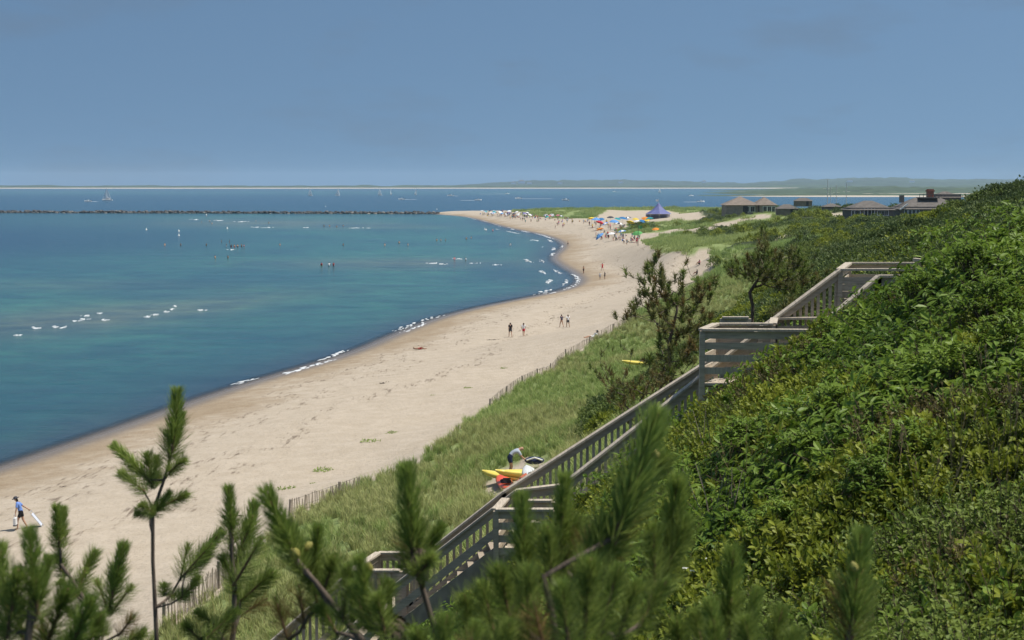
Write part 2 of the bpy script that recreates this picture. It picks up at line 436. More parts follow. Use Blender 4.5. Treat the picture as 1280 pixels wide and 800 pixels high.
def math2(op, a, b=None, c=None):
    n = nd('ShaderNodeMath', operation=op)
    for i, v in enumerate((a, b, c)):
        if v is None: continue
        if isinstance(v, (int, float)): n.inputs[i].default_value = v
        else: L.new(v, n.inputs[i])
    return n.outputs[0]
geo = nd('ShaderNodeNewGeometry')
n_big = noise(0.06); n_mid = noise(0.7, 6); n_fine = noise(14.0, 5)
dl = attr('delta')
dlw = math2('ADD', dl, mrange(n_big, 0.3, 0.7, -4.0, 4.0)); dlw2 = math2('ADD', dlw, mrange(n_mid, .3, .7, -1.2, 1.2))
dry = mixc(mrange(n_mid, 0.35, 0.65), (0.415, 0.345, 0.265), (0.485, 0.41, 0.325))
dry = mixc(mrange(n_fine, 0.35, 0.7, 0.0, 0.45), dry, (0.33, 0.27, 0.20))
wet = mixc(mrange(n_mid, 0.3, 0.7), (0.27, 0.20, 0.13), (0.32, 0.25, 0.17))
sandc = mixc(mrange(dlw2, 1.5, 10.5, 0, 1, True), wet, dry)
verywet = mrange(dl, 0.3, 2.6, 1.0, 0.0, True)
sandc = mixc(math2('MULTIPLY', verywet, 0.6), sandc, (0.13, 0.11, 0.10))
# wrack: broken lines of dried weed along the tide marks
mpw = nd('ShaderNodeMapping'); mpw.inputs['Rotation'].default_value = (0, 0, math.radians(15)); mpw.inputs['Scale'].default_value = (1.6, 0.28, 1)
L.new(geo.outputs['Position'], mpw.inputs[0])
n_wr = noise(1.6, 6, mpw.outputs[0], 0.7)
def band(v, c, w): return mrange(math2('ABSOLUTE', math2('SUBTRACT', v, c)), 0.0, w, 1.0, 0.0, True)
wr = math2('MAXIMUM', math2('MAXIMUM', band(dlw2, 7.5, 1.5), band(dlw2, 11.0, 1.2)), band(dlw2, 18.0, 2.0))
wrm = math2('MULTIPLY', wr, mrange(n_wr, 0.52, 0.62, 0, 0.85))
sandc = mixc(wrm, sandc, (0.13, 0.095, 0.065))
grassc = mixc(mrange(n_mid, 0.3, 0.7), (0.185, 0.22, 0.075), (0.26, 0.29, 0.115))
grassc = mixc(mrange(noise(0.11, 4), 0.35, 0.65), grassc, (0.19, 0.245, 0.085))
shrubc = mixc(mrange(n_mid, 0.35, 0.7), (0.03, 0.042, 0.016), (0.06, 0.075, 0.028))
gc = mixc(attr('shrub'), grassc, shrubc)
colr = mixc(attr('sand'), gc, sandc)
L.new(colr, p.inputs['Base Color'])
L.new(mrange(dl, 0.0, 3.5, 0.25, 0.95), p.inputs['Roughness']); p.inputs['Specular IOR Level'].default_value = 0.25
bp = nd('ShaderNodeBump'); bp.inputs['Strength'].default_value = 0.8; bp.inputs['Distance'].default_value = 0.16
hmix = math2('ADD', math2('MULTIPLY', n_mid, 0.6), math2('MULTIPLY', noise(2.6, 5), 0.9))
L.new(hmix, bp.inputs['Height']); L.new(bp.outputs[0], p.inputs['Normal'])
land = link('beach_and_bluff', land_me, mats=[m]); tag(land, kind='structure')

# ---- sea
az = np.radians(np.linspace(-52, 52, 400)); rr = np.geomspace(45, 6500, 420)
AZ, RR = np.meshgrid(az, rr); WX = RR * np.sin(AZ); WY = RR * np.cos(AZ)
PX, PY = to_px(WX, WY, np.zeros_like(WX))
wd = -shore_delta(WX, WY)
deep = np.array((0.012, 0.075, 0.135)); teal = np.array((0.052, 0.195, 0.165)); bar = np.array((0.175, 0.205, 0.160)); dark = np.array((0.012, 0.06, 0.115)); weed = np.array((0.045, 0.06, 0.105)); mid = np.array((0.032, 0.135, 0.155))
C = np.zeros(WX.shape + (3,)) + teal
def mixw(w, col):
    global C
    w = np.clip(w, 0, 1)[..., None]; C = C * (1 - w) + col * w
mixw(1 - sstep(PY, 262, 272), deep)
mixw(np.exp(-((PY - 241) / 3.0) ** 2) * 0.7, teal)
def blob(px, py, sx, sy, col, w, sl=0.0):
    q = PY + sl * (PX - px)
    mixw(w * np.exp(-((PX - px) / sx) ** 2 - ((q - py) / sy) ** 2), col)
blob(-20, 300, 250, 36, dark, 1.0); blob(190, 298, 130, 16, dark, 0.6); blob(60, 340, 180, 14, mid, 0.6)
blob(330, 279, 150, 6, bar, 0.75); blob(470, 283, 100, 4, bar, 0.5); blob(560, 276, 80, 5, mid, .5)
blob(560, 329, 120, 6.5, bar, 0.8); blob(420, 331, 120, 7, bar, 0.5); blob(640, 318, 60, 9, teal, .8)
blob(90, 401, 190, 17, bar, 0.95, 0.09); blob(290, 379, 120, 10, bar, 0.6, 0.09); blob(120, 357, 200, 8, bar, 0.35)
blob(330, 345, 110, 10, mid, 0.5); blob(340, 425, 130, 26, mid, 0.55, .3); blob(90, 460, 150, 26, teal, 0.6, .2); blob(640, 345, 60, 14, dark, 0.75); blob(600, 362, 80, 10, mid, 0.6); blob(500, 305, 140, 8, mid, .5)
blob(40, 505, 120, 30, mid, 0.5, .3); blob(440, 380, 120, 12, teal, .8)
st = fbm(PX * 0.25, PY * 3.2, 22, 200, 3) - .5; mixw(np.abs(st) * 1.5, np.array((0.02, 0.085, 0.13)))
mixw(sstep(fbm(WX, WY * .4, 30, 230, 3), .5, .75) * .35, deep)
mixw(np.exp(-(np.maximum(wd, 0) / 7.0) ** 2) * 0.85 * (PY > 275), weed)
wme = grid_mesh('sea', WX, WY, np.zeros_like(WX))
ca = wme.attributes.new('seabed', 'FLOAT_COLOR', 'POINT')
ca.data.foreach_set('color', np.concatenate([C, np.ones(C.shape[:2] + (1,))], -1).ravel().astype(np.float32))
fattr(wme, 'depth', np.clip(wd, -5, 40).ravel())
m, nt, p, out = new_mat('sea'); L = nt.links; geo = nd('ShaderNodeNewGeometry')
a = nd('ShaderNodeAttribute', attribute_name='seabed')
mpw = nd('ShaderNodeMapping'); mpw.inputs['Rotation'].default_value = (0, 0, math.radians(-12)); mpw.inputs['Scale'].default_value = (0.22, 1.0, 1)
L.new(geo.outputs['Position'], mpw.inputs[0])
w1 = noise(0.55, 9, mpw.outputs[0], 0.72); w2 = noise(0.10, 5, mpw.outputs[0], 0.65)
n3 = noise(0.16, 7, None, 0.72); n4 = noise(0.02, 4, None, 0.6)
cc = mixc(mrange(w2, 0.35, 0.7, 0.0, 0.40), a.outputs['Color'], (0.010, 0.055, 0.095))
cc = mixc(mrange(n3, 0.42, 0.68, 0.0, 0.5), cc, (0.010, 0.050, 0.090))  # shading of wave chop painted into the base colour as darker noise streaks
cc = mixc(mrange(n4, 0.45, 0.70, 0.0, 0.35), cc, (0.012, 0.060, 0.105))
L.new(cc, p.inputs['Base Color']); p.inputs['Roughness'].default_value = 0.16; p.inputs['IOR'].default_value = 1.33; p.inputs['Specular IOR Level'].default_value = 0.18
bp = nd('ShaderNodeBump'); bp.inputs['Strength'].default_value = 1.0; bp.inputs['Distance'].default_value = 1.6
L.new(math2('ADD', math2('MULTIPLY', w1, 0.5), math2('MULTIPLY', w2, 1.5)), bp.inputs['Height']); L.new(bp.outputs[0], p.inputs['Normal'])
tr = nd('ShaderNodeBsdfTransparent'); ms = nd('ShaderNodeMixShader')
L.new(mrange(attr('depth'), -0.2, 2.6, 0.0, 1.0, True), ms.inputs[0]); L.new(tr.outputs[0], ms.inputs[1]); L.new(p.outputs[0], ms.inputs[2]); L.new(ms.outputs[0], out.inputs['Surface'])
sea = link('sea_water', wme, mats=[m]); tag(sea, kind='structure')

# ---- far shores and hills
M_FSAND = mat('far_sand', (0.50, 0.43, 0.34), 0.9, 0.15, 0.02)
M_FGREEN = mat('far_scrub', (0.05, 0.075, 0.032), 0.9, 0.45, 0.02)
M_FHILL = mat('far_wood', (0.04, 0.06, 0.03), 0.9, 0.5, 0.012)
def far_land(name, x0, x1, y0, y1, zsand, zgreen, hill, sand_frac, seed, nx=500, ny=14, taper=True, mats=None, rough=1.0):
    xs = np.linspace(x0, x1, nx); ts = np.linspace(0, 1, ny)
    X, T = np.meshgrid(xs, ts)
    wob = (fbm(X, X * 0, (x1 - x0) / 9, seed, 4) - .5) * (y1 - y0) * 0.5
    Y = y0 + (y1 - y0) * T + wob * (1 - T)
    k = np.minimum(1, np.minimum(X - x0, x1 - X) / (0.10 * (x1 - x0))) if taper else np.ones_like(X)
    prof = np.where(T < sand_frac, zsand * T / max(sand_frac, 1e-6), zsand + (zgreen * (0.35 + 0.9 * fbm(X, Y * 0, (x1 - x0) / 60, seed + 3, 4)) + hill * fbm(X, Y * 0, (x1 - x0) / 7, seed + 9, 3)) * np.sin(np.pi * np.clip((T - sand_frac) / (1 - sand_frac), 0, 1)) ** 0.6)
    Z = prof * np.clip(k, 0, 1) - 0.25
    bump = (fbm(X, Y, (x1 - x0) / 150, seed + 20, 3) - .5) * zgreen * 1.1 * rough * (T > sand_frac) * np.sin(np.pi * T)
    Z = Z + bump * np.clip(k, 0, 1)
    me = grid_mesh(name, X, Y, Z)
    mid_t = ((T[:-1, :-1] + T[1:, 1:]) / 2).ravel()
    patch = (fbm(X, Y * 3, (x1 - x0) / 30, seed + 40, 3)[:-1, :-1].ravel() > 0.70)
    me.materials.append(M_FSAND); me.materials.append(mats or M_FGREEN)
    me.polygons.foreach_set('material_index', np.where((mid_t < sand_frac), 0, 1).astype(np.int32))
    o = link(name, me); tag(o, kind='structure'); return o
far_land('barrier_beach', -7000, 7000, 6100, 6480, 4, 9, 3, 0.30, 11, 1400, 12, False)
far_land('far_headland', -600, 9000, 8200, 9200, 4, 22, 62, 0.05, 23, 1400, 10, True, M_FHILL)
far_land('far_ridge', 700, 7600, 7300, 7900, 5, 14, 26, 0.04, 37, 900, 10, True, M_FHILL)
far_land('harbour_spit', 300, 2600, 2120, 2500, 1.2, 3.0, 0, 0.55, 51, 500, 14, True)
far_land('harbour_island', 420, 3000, 2650, 3300, 2, 8, 3, 0.16, 63, 600, 14, True)
far_land('inner_shoal', 640, 1800, 1720, 1850, 0.8, 0.4, 0, 0.95, 71, 300, 10, True)
far_land('harbour_neck', 560, 4200, 3600, 4300, 2, 10, 5, 0.05, 87, 600, 12, True)

# ================================================================== JETTY (loose stones, a few pixels each)
M_ROCK = mat('jetty_stone', (0.085, 0.08, 0.075), 0.85, 0.45, 0.35, 0.3)
M_ROCK2 = mat('jetty_stone_pale', (0.22, 0.20, 0.175), 0.9, 0.3, 0.5, 0.3)
def rock_into(mb, c, r, m=0):
    n = 7; V = []; F = []
    rings = [(-0.5, .8), (0.15, 1.0), (0.6, .6)]
    for z, k in rings:
        for j in range(n):
            t = 2 * math.pi * j / n + random.uniform(-.25, .25); q = r * k * random.uniform(.75, 1.2)
            V.append((c[0] + q * math.cos(t) * 1.15, c[1] + q * math.sin(t), c[2] + r * z * random.uniform(.8, 1.15)))
    for i in range(2):
        for j in range(n): F.append((i * n + j, i * n + (j + 1) % n, (i + 1) * n + (j + 1) % n, (i + 1) * n + j))
    F.append(tuple(2 * n + j for j in range(n)))
    mb.add(V, F, m)
jt = empty('stone_jetty', On(270, 266, 0))
tag(jt, 'long low jetty of dark rocks reaching from the point across the open water', 'jetty')
j0 = On(548, 267.5, 0); j1 = On(-320, 265.2, 0)
mb = MB(); mbw = MB()
nj = 1500
for i in range(nj):
    t = i / nj
    q = j0.lerp(j1, t) - jt.location
    w = 2.6 * (1 - 0.15 * random.random()); off = random.uniform(-1, 1)
    z = (1 - abs(off)) * 1.5 * (0.75 + 0.5 * fbm(np.array([t * 900.]), np.array([0.]), 30, 4)[0])
    rock_into(mb if random.random() < 0.86 else mbw, (q.x + random.uniform(-.4, .4), q.y + off * w, z - 0.2), random.uniform(.5, 1.25))
o = mb.build('rubble_stone', M_ROCK, jt); tag(o, kind='stuff')
o = mbw.build('pale_rubble_stone', M_ROCK2, jt); tag(o, kind='stuff')

# ================================================================== STAIRWAY
WOODS = [mat('weathered_plank', (0.44, 0.368, 0.285), 0.85, 0.25, 3.0, 0.25, (1, 1, 9)), mat('weathered_plank_b', (0.45, 0.385, 0.305), 0.85, 0.25, 3.5, 0.25, (9, 1, 1)),
         mat('weathered_plank_c', (0.35, 0.29, 0.22), 0.85, 0.3, 3.0, 0.25, (1, 9, 1))]
SP = At(700, 700, 27); SP.z = 11.5
stair = empty('beach_stairway', SP)
tag(stair, 'weathered grey wooden stairway with railed landings stepping down the bluff to the beach', 'stairway')
_beams = {}
def board(name, p, q, w, h, mi=None, up=(0, 0, 1), parent=None):
    p = Vector(p); q = Vector(q)
    mb = MB().beam(p - SP, q - SP, w, h, 0, up)
    return mb.build(name, WOODS[random.randrange(3) if mi is None else mi], parent or stair)
Z3 = Vector((0, 0, 1))
def ground_post(name, top, s=0.095, extra=0.25):
    g = H1(top.x, top.y) - extra
    board(name, (top.x, top.y, g), top, s, s, 0)
def railing(p, q, flight, style, rail_h=1.0, bal_n=None, cap=True, post0=True, post1=True, bottom=0.12, fascia=True):
    """p,q = points on the top of the rail"""
    p = Vector(p); q = Vector(q)
    d = q - p; Lh = math.hypot(d.x, d.y)
    out = Vector((d.y, -d.x, 0)).normalized()
    if cap: board('handrail', p, q, 0.15, 0.04, 1)
    if fascia: board('rail_board', p - Z3 * 0.10, q - Z3 * 0.10, 0.035, 0.13, 0)
    if style == 'bal':
        n = bal_n or max(2, int(Lh / 0.125))
        for i in range(n):
            t = (i + .5) / n; c = p.lerp(q, t)
            board('baluster', c - Z3 * (rail_h - 0.05) + out * 0.03, c - Z3 * 0.04 + out * 0.03, 0.055, 0.038, random.choice((0, 2)))
        board('bottom_rail', p - Z3 * (rail_h - bottom), q - Z3 * (rail_h - bottom), 0.038, 0.09, 0)
    elif style == 'slat':
        for k in (0.30, 0.53, 0.76):
            board('rail_board', p - Z3 * k, q - Z3 * k, 0.035, 0.125, random.choice((0, 1)))
    elif style == 'solid':
        k = 0.22
        while k < rail_h + 0.1:
            board('wall_board', p - Z3 * k, q - Z3 * k, 0.03, 0.135, random.choice((0, 2))); k += 0.145
    elif style == 'two':
        board('rail_board', p - Z3 * 0.50, q - Z3 * 0.50, 0.035, 0.14, 0)
        board('stringer', p - Z3 * 0.96, q - Z3 * 0.96, 0.05, 0.30, 2)
    for use, c in ((post0, p), (post1, q)):
        if use: ground_post('post', c - Z3 * 0.022)
def treads(pn, qn, pf, qf, drop=1.18):
    """treads between near handrail pn-qn and far handrail pf-qf"""
    pn, qn, pf, qf = map(Vector, (pn, qn, pf, qf))
    dz = pn.z - qn.z; n = max(3, int(round(dz / 0.19)))
    for i in range(n + 1):
        t = i / n
        a = pn.lerp(qn, t); b = pf.lerp(qf, t); zt = a.z - drop; a.z = zt; b.z = zt
        board('tread', a, b, 0.27, 0.045, 2)
    for A, B in ((pn, qn), (Vector((pf.x, pf.y, pn.z)), Vector((qf.x, qf.y, qn.z)))):
        board('stringer', A - Z3 * (drop + 0.14), B - Z3 * (drop + 0.14), 0.05, 0.26, 2)
def deck(c4, z, axis=0):
    """deck boards over quad of xy corners"""
    a, b, c, d = [Vector((v[0], v[1], z)) for v in c4]
    n = max(3, int((a - d).length / 0.145))
    for i in range(n):
        t = (i + .5) / n
        board('deck_board', a.lerp(d, t), b.lerp(c, t), (a - d).length / n - 0.008, 0.035, 1)
# rail-top nodes, photo pixel + distance
n1a = At(1150, 345, 27.0); n1 = At(1098, 345, 27.0)
f1 = At(1050, 337, 28.6); f1b = At(1140, 337, 28.5); f0 = At(1061, 329, 30.7); f0b = At(1150, 329, 30.6)
n2 = At(1028, 404, 26.75)
f2 = At(968, 398, 28.3); f2b = At(1040, 397.5, 28.4)
n2b = At(950, 412, 26.7)
n3 = At(703, 606, 26.1); n3b = At(645, 613, 26.1)
f3 = At(630, 614.5, 27.6)
n4 = At(487, 736, 26.5); f4 = At(505, 713, 27.7)
# flight 1
railing(f1, f2, 1, 'bal'); railing(n1, n2, 1, 'two'); treads(n1, n2, f1, f2)
# landing 1
railing(n1a, n1, 0, 'two', post1=True); railing(f1b, f1, 0, 'solid', 1.15, fascia=False, post1=False); railing(f0, f0b, 0, 'slat'); railing(f1, f0, 0, 'slat', post0=False, post1=False)
deck([n1a, n1, f0, f0b], n1.z - 1.0)
board('rail_board', At(1142, 324.5, 27.2), At(1156, 326, 27.1), 0.16, 0.06, 1); ground_post('post', At(1149, 326, 27.15))
# landing 2 and its bay towards the viewer
b2a = At(878, 412, 26.0); b2b = At(1036, 413, 25.9); b2c = At(895, 405, 27.05); b2d = At(966, 405, 27.05)
railing(b2b, b2a, 0, 'slat', post0=True); railing(b2a, b2c, 0, 'slat', post0=False); railing(b2c, b2d, 0, 'slat', post0=False, post1=True)
railing(f2, f2b, 0, 'solid', 0.9, fascia=False); railing(b2d, f2, 0, 'two', post0=False, post1=False)
deck([b2a, b2b, f2b, f2], b2a.z - 1.02)
deck([b2a, b2d, b2d, b2c], b2a.z - 1.06)
railing(At(903, 397, 30.6), At(936, 397, 30.5), 0, 'two')
# flight 2
f2e = At(757, 516.5, 28.0)
railing(n2b, n3, 2, 'two'); 
railing(f2, f3, 2, 'bal', 1.35, bal_n=44); 
p2 = Vector((f2.x - .1, f2.y, n2b.z)); p3 = Vector((f3.x + .55, f3.y, n3.z)); treads(n2b, n3, p2, p3)
# landing 3 with bay
b3a = At(620, 637, 24.9); b3b = At(692, 637, 24.8); b3c = At(632, 623.5, 25.9)
railing(n3, n3b, 0, 'two'); railing(b3b, b3a, 0, 'slat'); railing(b3a, b3c, 0, 'slat', post0=False)
railing(At(690, 626, 25.6), At(660, 626, 25.7), 0, 'slat', post1=False)
deck([b3a, b3b, n3, n3b], n3.z - 1.02)
deck([n3b, n3, p3, f3], n3.z - 1.0)
# flight 3
railing(n3b, n4, 3, 'two'); railing(f3, f4, 3, 'bal', 1.0); treads(n3b, n4, Vector((f3.x, f3.y, n3b.z)), f4)
# landing 4
l4a = At(473, 691, 29.4); l4b = At(532, 691, 29.3); l4c = At(440, 713, 28.1); l4d = At(500, 713, 28.0)
railing(l4b, l4a, 0, 'bal'); railing(l4a, l4c, 0, 'bal', post0=False); railing(l4c, l4d, 0, 'bal', post0=False)
deck([n4, l4d, l4b, l4a], n4.z - 1.0)
# flight 4
e4 = At(318, 820, 28.0); e4n = At(372, 852, 26.4)
railing(l4c, e4, 4, 'bal'); railing(n4, e4n, 4, 'two'); treads(n4, e4n, Vector((l4c.x, l4c.y, n4.z)), Vector((e4.x, e4.y, e4n.z)))
e5 = e4 + Vector((-3.2, .5, -2.2)); e5n = e4n + Vector((-3.2, .5, -2.2))
railing(e4, e5, 5, 'bal', post0=False); railing(e4n, e5n, 5, 'two', post0=False); treads(e4n, e5n, Vector((e4.x, e4.y, e4n.z)), Vector((e5.x, e5.y, e5n.z)))

# ================================================================== SAND FENCES
M_PICK = [mat('fence_lath', (0.40, 0.33, 0.26), 0.9, 0.3, 6), mat('fence_lath_grey', (0.31, 0.26, 0.215), 0.9, 0.3, 6)]
M_WIRE = mat('fence_wire', (0.12, 0.11, 0.10), 0.6, 0.2, 5)
_pk = [MB().box(0, 0, 0.55, 0.05, 0.018, 1.3).me('picket', M_PICK[i % 2]) for i in range(2)]
_po = MB().box(0, 0, 0.6, 0.10, 0.10, 1.5).me('fence_post', M_PICK[1])
def sand_fence(pxs, spacing, label, off=0.0, hs=1.0):
    P = [hit(a, b) for a, b in pxs]
    root = empty('sand_fence', P[0]); tag(root, label, 'fence', 'slatted sand fences along the dune foot')
    top = []; acc = 0; k = 0
    for a, b in zip(P[:-1], P[1:]):
        Ls = (b - a).length; t = acc
        ang = math.atan2(b.y - a.y, b.x - a.x)
        while t < Ls:
            c = a.lerp(b, t / Ls); z = H1(c.x, c.y)
            me = _po if k % 26 == 0 else _pk[random.randrange(2)]
            o = bpy.data.objects.new('fence_post' if k % 26 == 0 else 'picket', me); COL.objects.link(o); o.parent = root
            o.location = Vector((c.x, c.y, z - 0.12 * random.random())) - root.location
            o.rotation_euler = (random.gauss(0, .05), random.gauss(0, .07), ang + random.gauss(0, .1)); o.scale = (1, 1, hs * random.uniform(.9, 1.06))
            top.append(Vector((c.x, c.y, z)) - root.location); t += spacing * random.uniform(.85, 1.15); k += 1
        acc = t - Ls
    for hz in (0.3, 0.75): MB().tube([v + Vector((0, 0, hz)) for v in top[::4]], 0.008, 4).build('wire', M_WIRE, root)
sand_fence([(205, 790), (240, 762), (275, 735), (302, 712)], 0.13, 'pale slatted sand fence seen through the pine branches beside the sand', 0, .85)
sand_fence([(362, 645), (385, 636), (420, 624), (452, 612)], 0.13, 'slatted sand fence with a thick post between open sand and green dune grass', 0, .7)
sand_fence([(612, 512), (650, 483), (700, 453), (745, 426), (795, 399)], 0.22, 'long greyish sand fence curving along the dune foot behind the reclining beachgoer', 0, .68)

# ================================================================== SCATTERED PLANT COVER
protos = bpy.data.collections.new('plant_prototypes')
def scatter(name, P, R, S, I, coll, label, cat, kind='stuff'):
    me = bpy.data.meshes.new(name); me.vertices.add(len(P)); me.vertices.foreach_set('co', np.asarray(P, np.float32).ravel())
    a = me.attributes.new('rot', 'FLOAT_VECTOR', 'POINT'); a.data.foreach_set('vector', np.asarray(R, np.float32).ravel())
    a = me.attributes.new('scl', 'FLOAT', 'POINT'); a.data.foreach_set('value', np.asarray(S, np.float32))
    a = me.attributes.new('idx', 'INT', 'POINT'); a.data.foreach_set('value', np.asarray(I, np.int32))
    o = bpy.data.objects.new(name, me); COL.objects.link(o)
    ng = bpy.data.node_groups.new(name + '_scatter', 'GeometryNodeTree')
    ng.interface.new_socket('Geometry', in_out='INPUT', socket_type='NodeSocketGeometry'); ng.interface.new_socket('Geometry', in_out='OUTPUT', socket_type='NodeSocketGeometry')
    gi = ng.nodes.new('NodeGroupInput'); go = ng.nodes.new('NodeGroupOutput')
    ci = ng.nodes.new('GeometryNodeCollectionInfo'); ci.inputs['Collection'].default_value = coll; ci.inputs['Separate Children'].default_value = True; ci.inputs['Reset Children'].default_value = True
    ip = ng.nodes.new('GeometryNodeInstanceOnPoints')
    def na(nm, t):
        n = ng.nodes.new('GeometryNodeInputNamedAttribute'); n.data_type = t; n.inputs['Name'].default_value = nm; return n
    ng.links.new(gi.outputs[0], ip.inputs['Points']); ng.links.new(ci.outputs[0], ip.inputs['Instance'])
    ip.inputs['Pick Instance'].default_value = True
    ng.links.new(na('idx', 'INT').outputs[0], ip.inputs['Instance Index'])
    er = ng.nodes.new('FunctionNodeEulerToRotation'); ng.links.new(na('rot', 'FLOAT_VECTOR').outputs[0], er.inputs[0]); ng.links.new(er.outputs[0], ip.inputs['Rotation'])
    ng.links.new(na('scl', 'FLOAT').outputs[0], ip.inputs['Scale'])
    ng.links.new(ip.outputs[0], go.inputs[0])
    md = o.modifiers.new('scatter', 'NODES'); md.node_group = ng
    tag(o, label, cat, None, kind); return o
def proto_coll(name, meshes):
    c = bpy.data.collections.new(name)
    for i, me in enumerate(meshes): c.objects.link(bpy.data.objects.new('%s_%02d' % (name, i), me))
    return c
def leaf(mb, base, d, up, ln, wd, droop=0.15, m=0, detail=True, fold=0.18):
    d = Vector(d).normalized(); side = d.cross(Vector(up))
    side = side.normalized() if side.length > 1e-4 else d.orthogonal().normalized()
    n = side.cross(d).normalized(); b = Vector(base)
    def P(t, s): return b + d * (ln * t) + side * (s * wd / 2) + n * (abs(s) * wd * fold - droop * ln * t * t)
    if detail:
        V = [P(0, 0), P(.3, -.8), P(.32, 0), P(.3, .8), P(.65, -.95), P(.67, 0), P(.65, .95), P(1, 0)]
        F = [(0, 2, 1), (0, 3, 2), (1, 2, 5, 4), (2, 3, 6, 5), (4, 5, 7), (5, 6, 7)]
    else:
        V = [P(0, 0), P(.5, -1), P(1, 0), P(.5, 1)]; F = [(0, 2, 1), (0, 3, 2)]
    mb.add(V, F, m)
def rdir(t0, t1):
    a = random.uniform(0, 2 * math.pi); t = math.radians(random.uniform(t0, t1))
    return Vector((math.sin(t) * math.cos(a), math.sin(t) * math.sin(a), math.cos(t)))
ML_BAY = leaf_mat('bayberry_leaf', (0.105, 0.150, 0.018), (0.34, 0.37, 0.045), 0.5, 0.22)
ML_CHERRY = leaf_mat('cherry_leaf', (0.085, 0.155, 0.020), (0.245, 0.345, 0.048), 0.45, 0.25)
ML_DARK = leaf_mat('dull_leaf', (0.105, 0.160, 0.028), (0.235, 0.295, 0.060), 0.5, 0.2)
ML_RED = leaf_mat('bronze_leaf', (0.09, 0.09, 0.03), (0.18, 0.14, 0.045), 0.5, 0.2)
ML_FAR = leaf_mat('bush_leaf', (0.095, 0.145, 0.032), (0.205, 0.25, 0.06), 0.6, 0.15, 0.12)
ML_FAR2 = leaf_mat('bush_leaf_dark', (0.065, 0.105, 0.032), (0.145, 0.185, 0.058), 0.6, 0.15, 0.12)
ML_GRASS = leaf_mat('beach_grass', (0.285, 0.31, 0.105), (0.43, 0.44, 0.185), 0.6, 0.25, 0.10, .15)
ML_GRASSG = leaf_mat('green_grass', (0.215, 0.295, 0.08), (0.345, 0.42, 0.14), 0.6, 0.25, 0.10, .15)
ML_STRAW = leaf_mat('dry_straw', (0.22, 0.17, 0.085), (0.36, 0.29, 0.16), 0.7, 0.2, 0.3, .15)
M_TWIG = mat('shrub_twig', (0.075, 0.055, 0.04), 0.9, 0.3, 20)
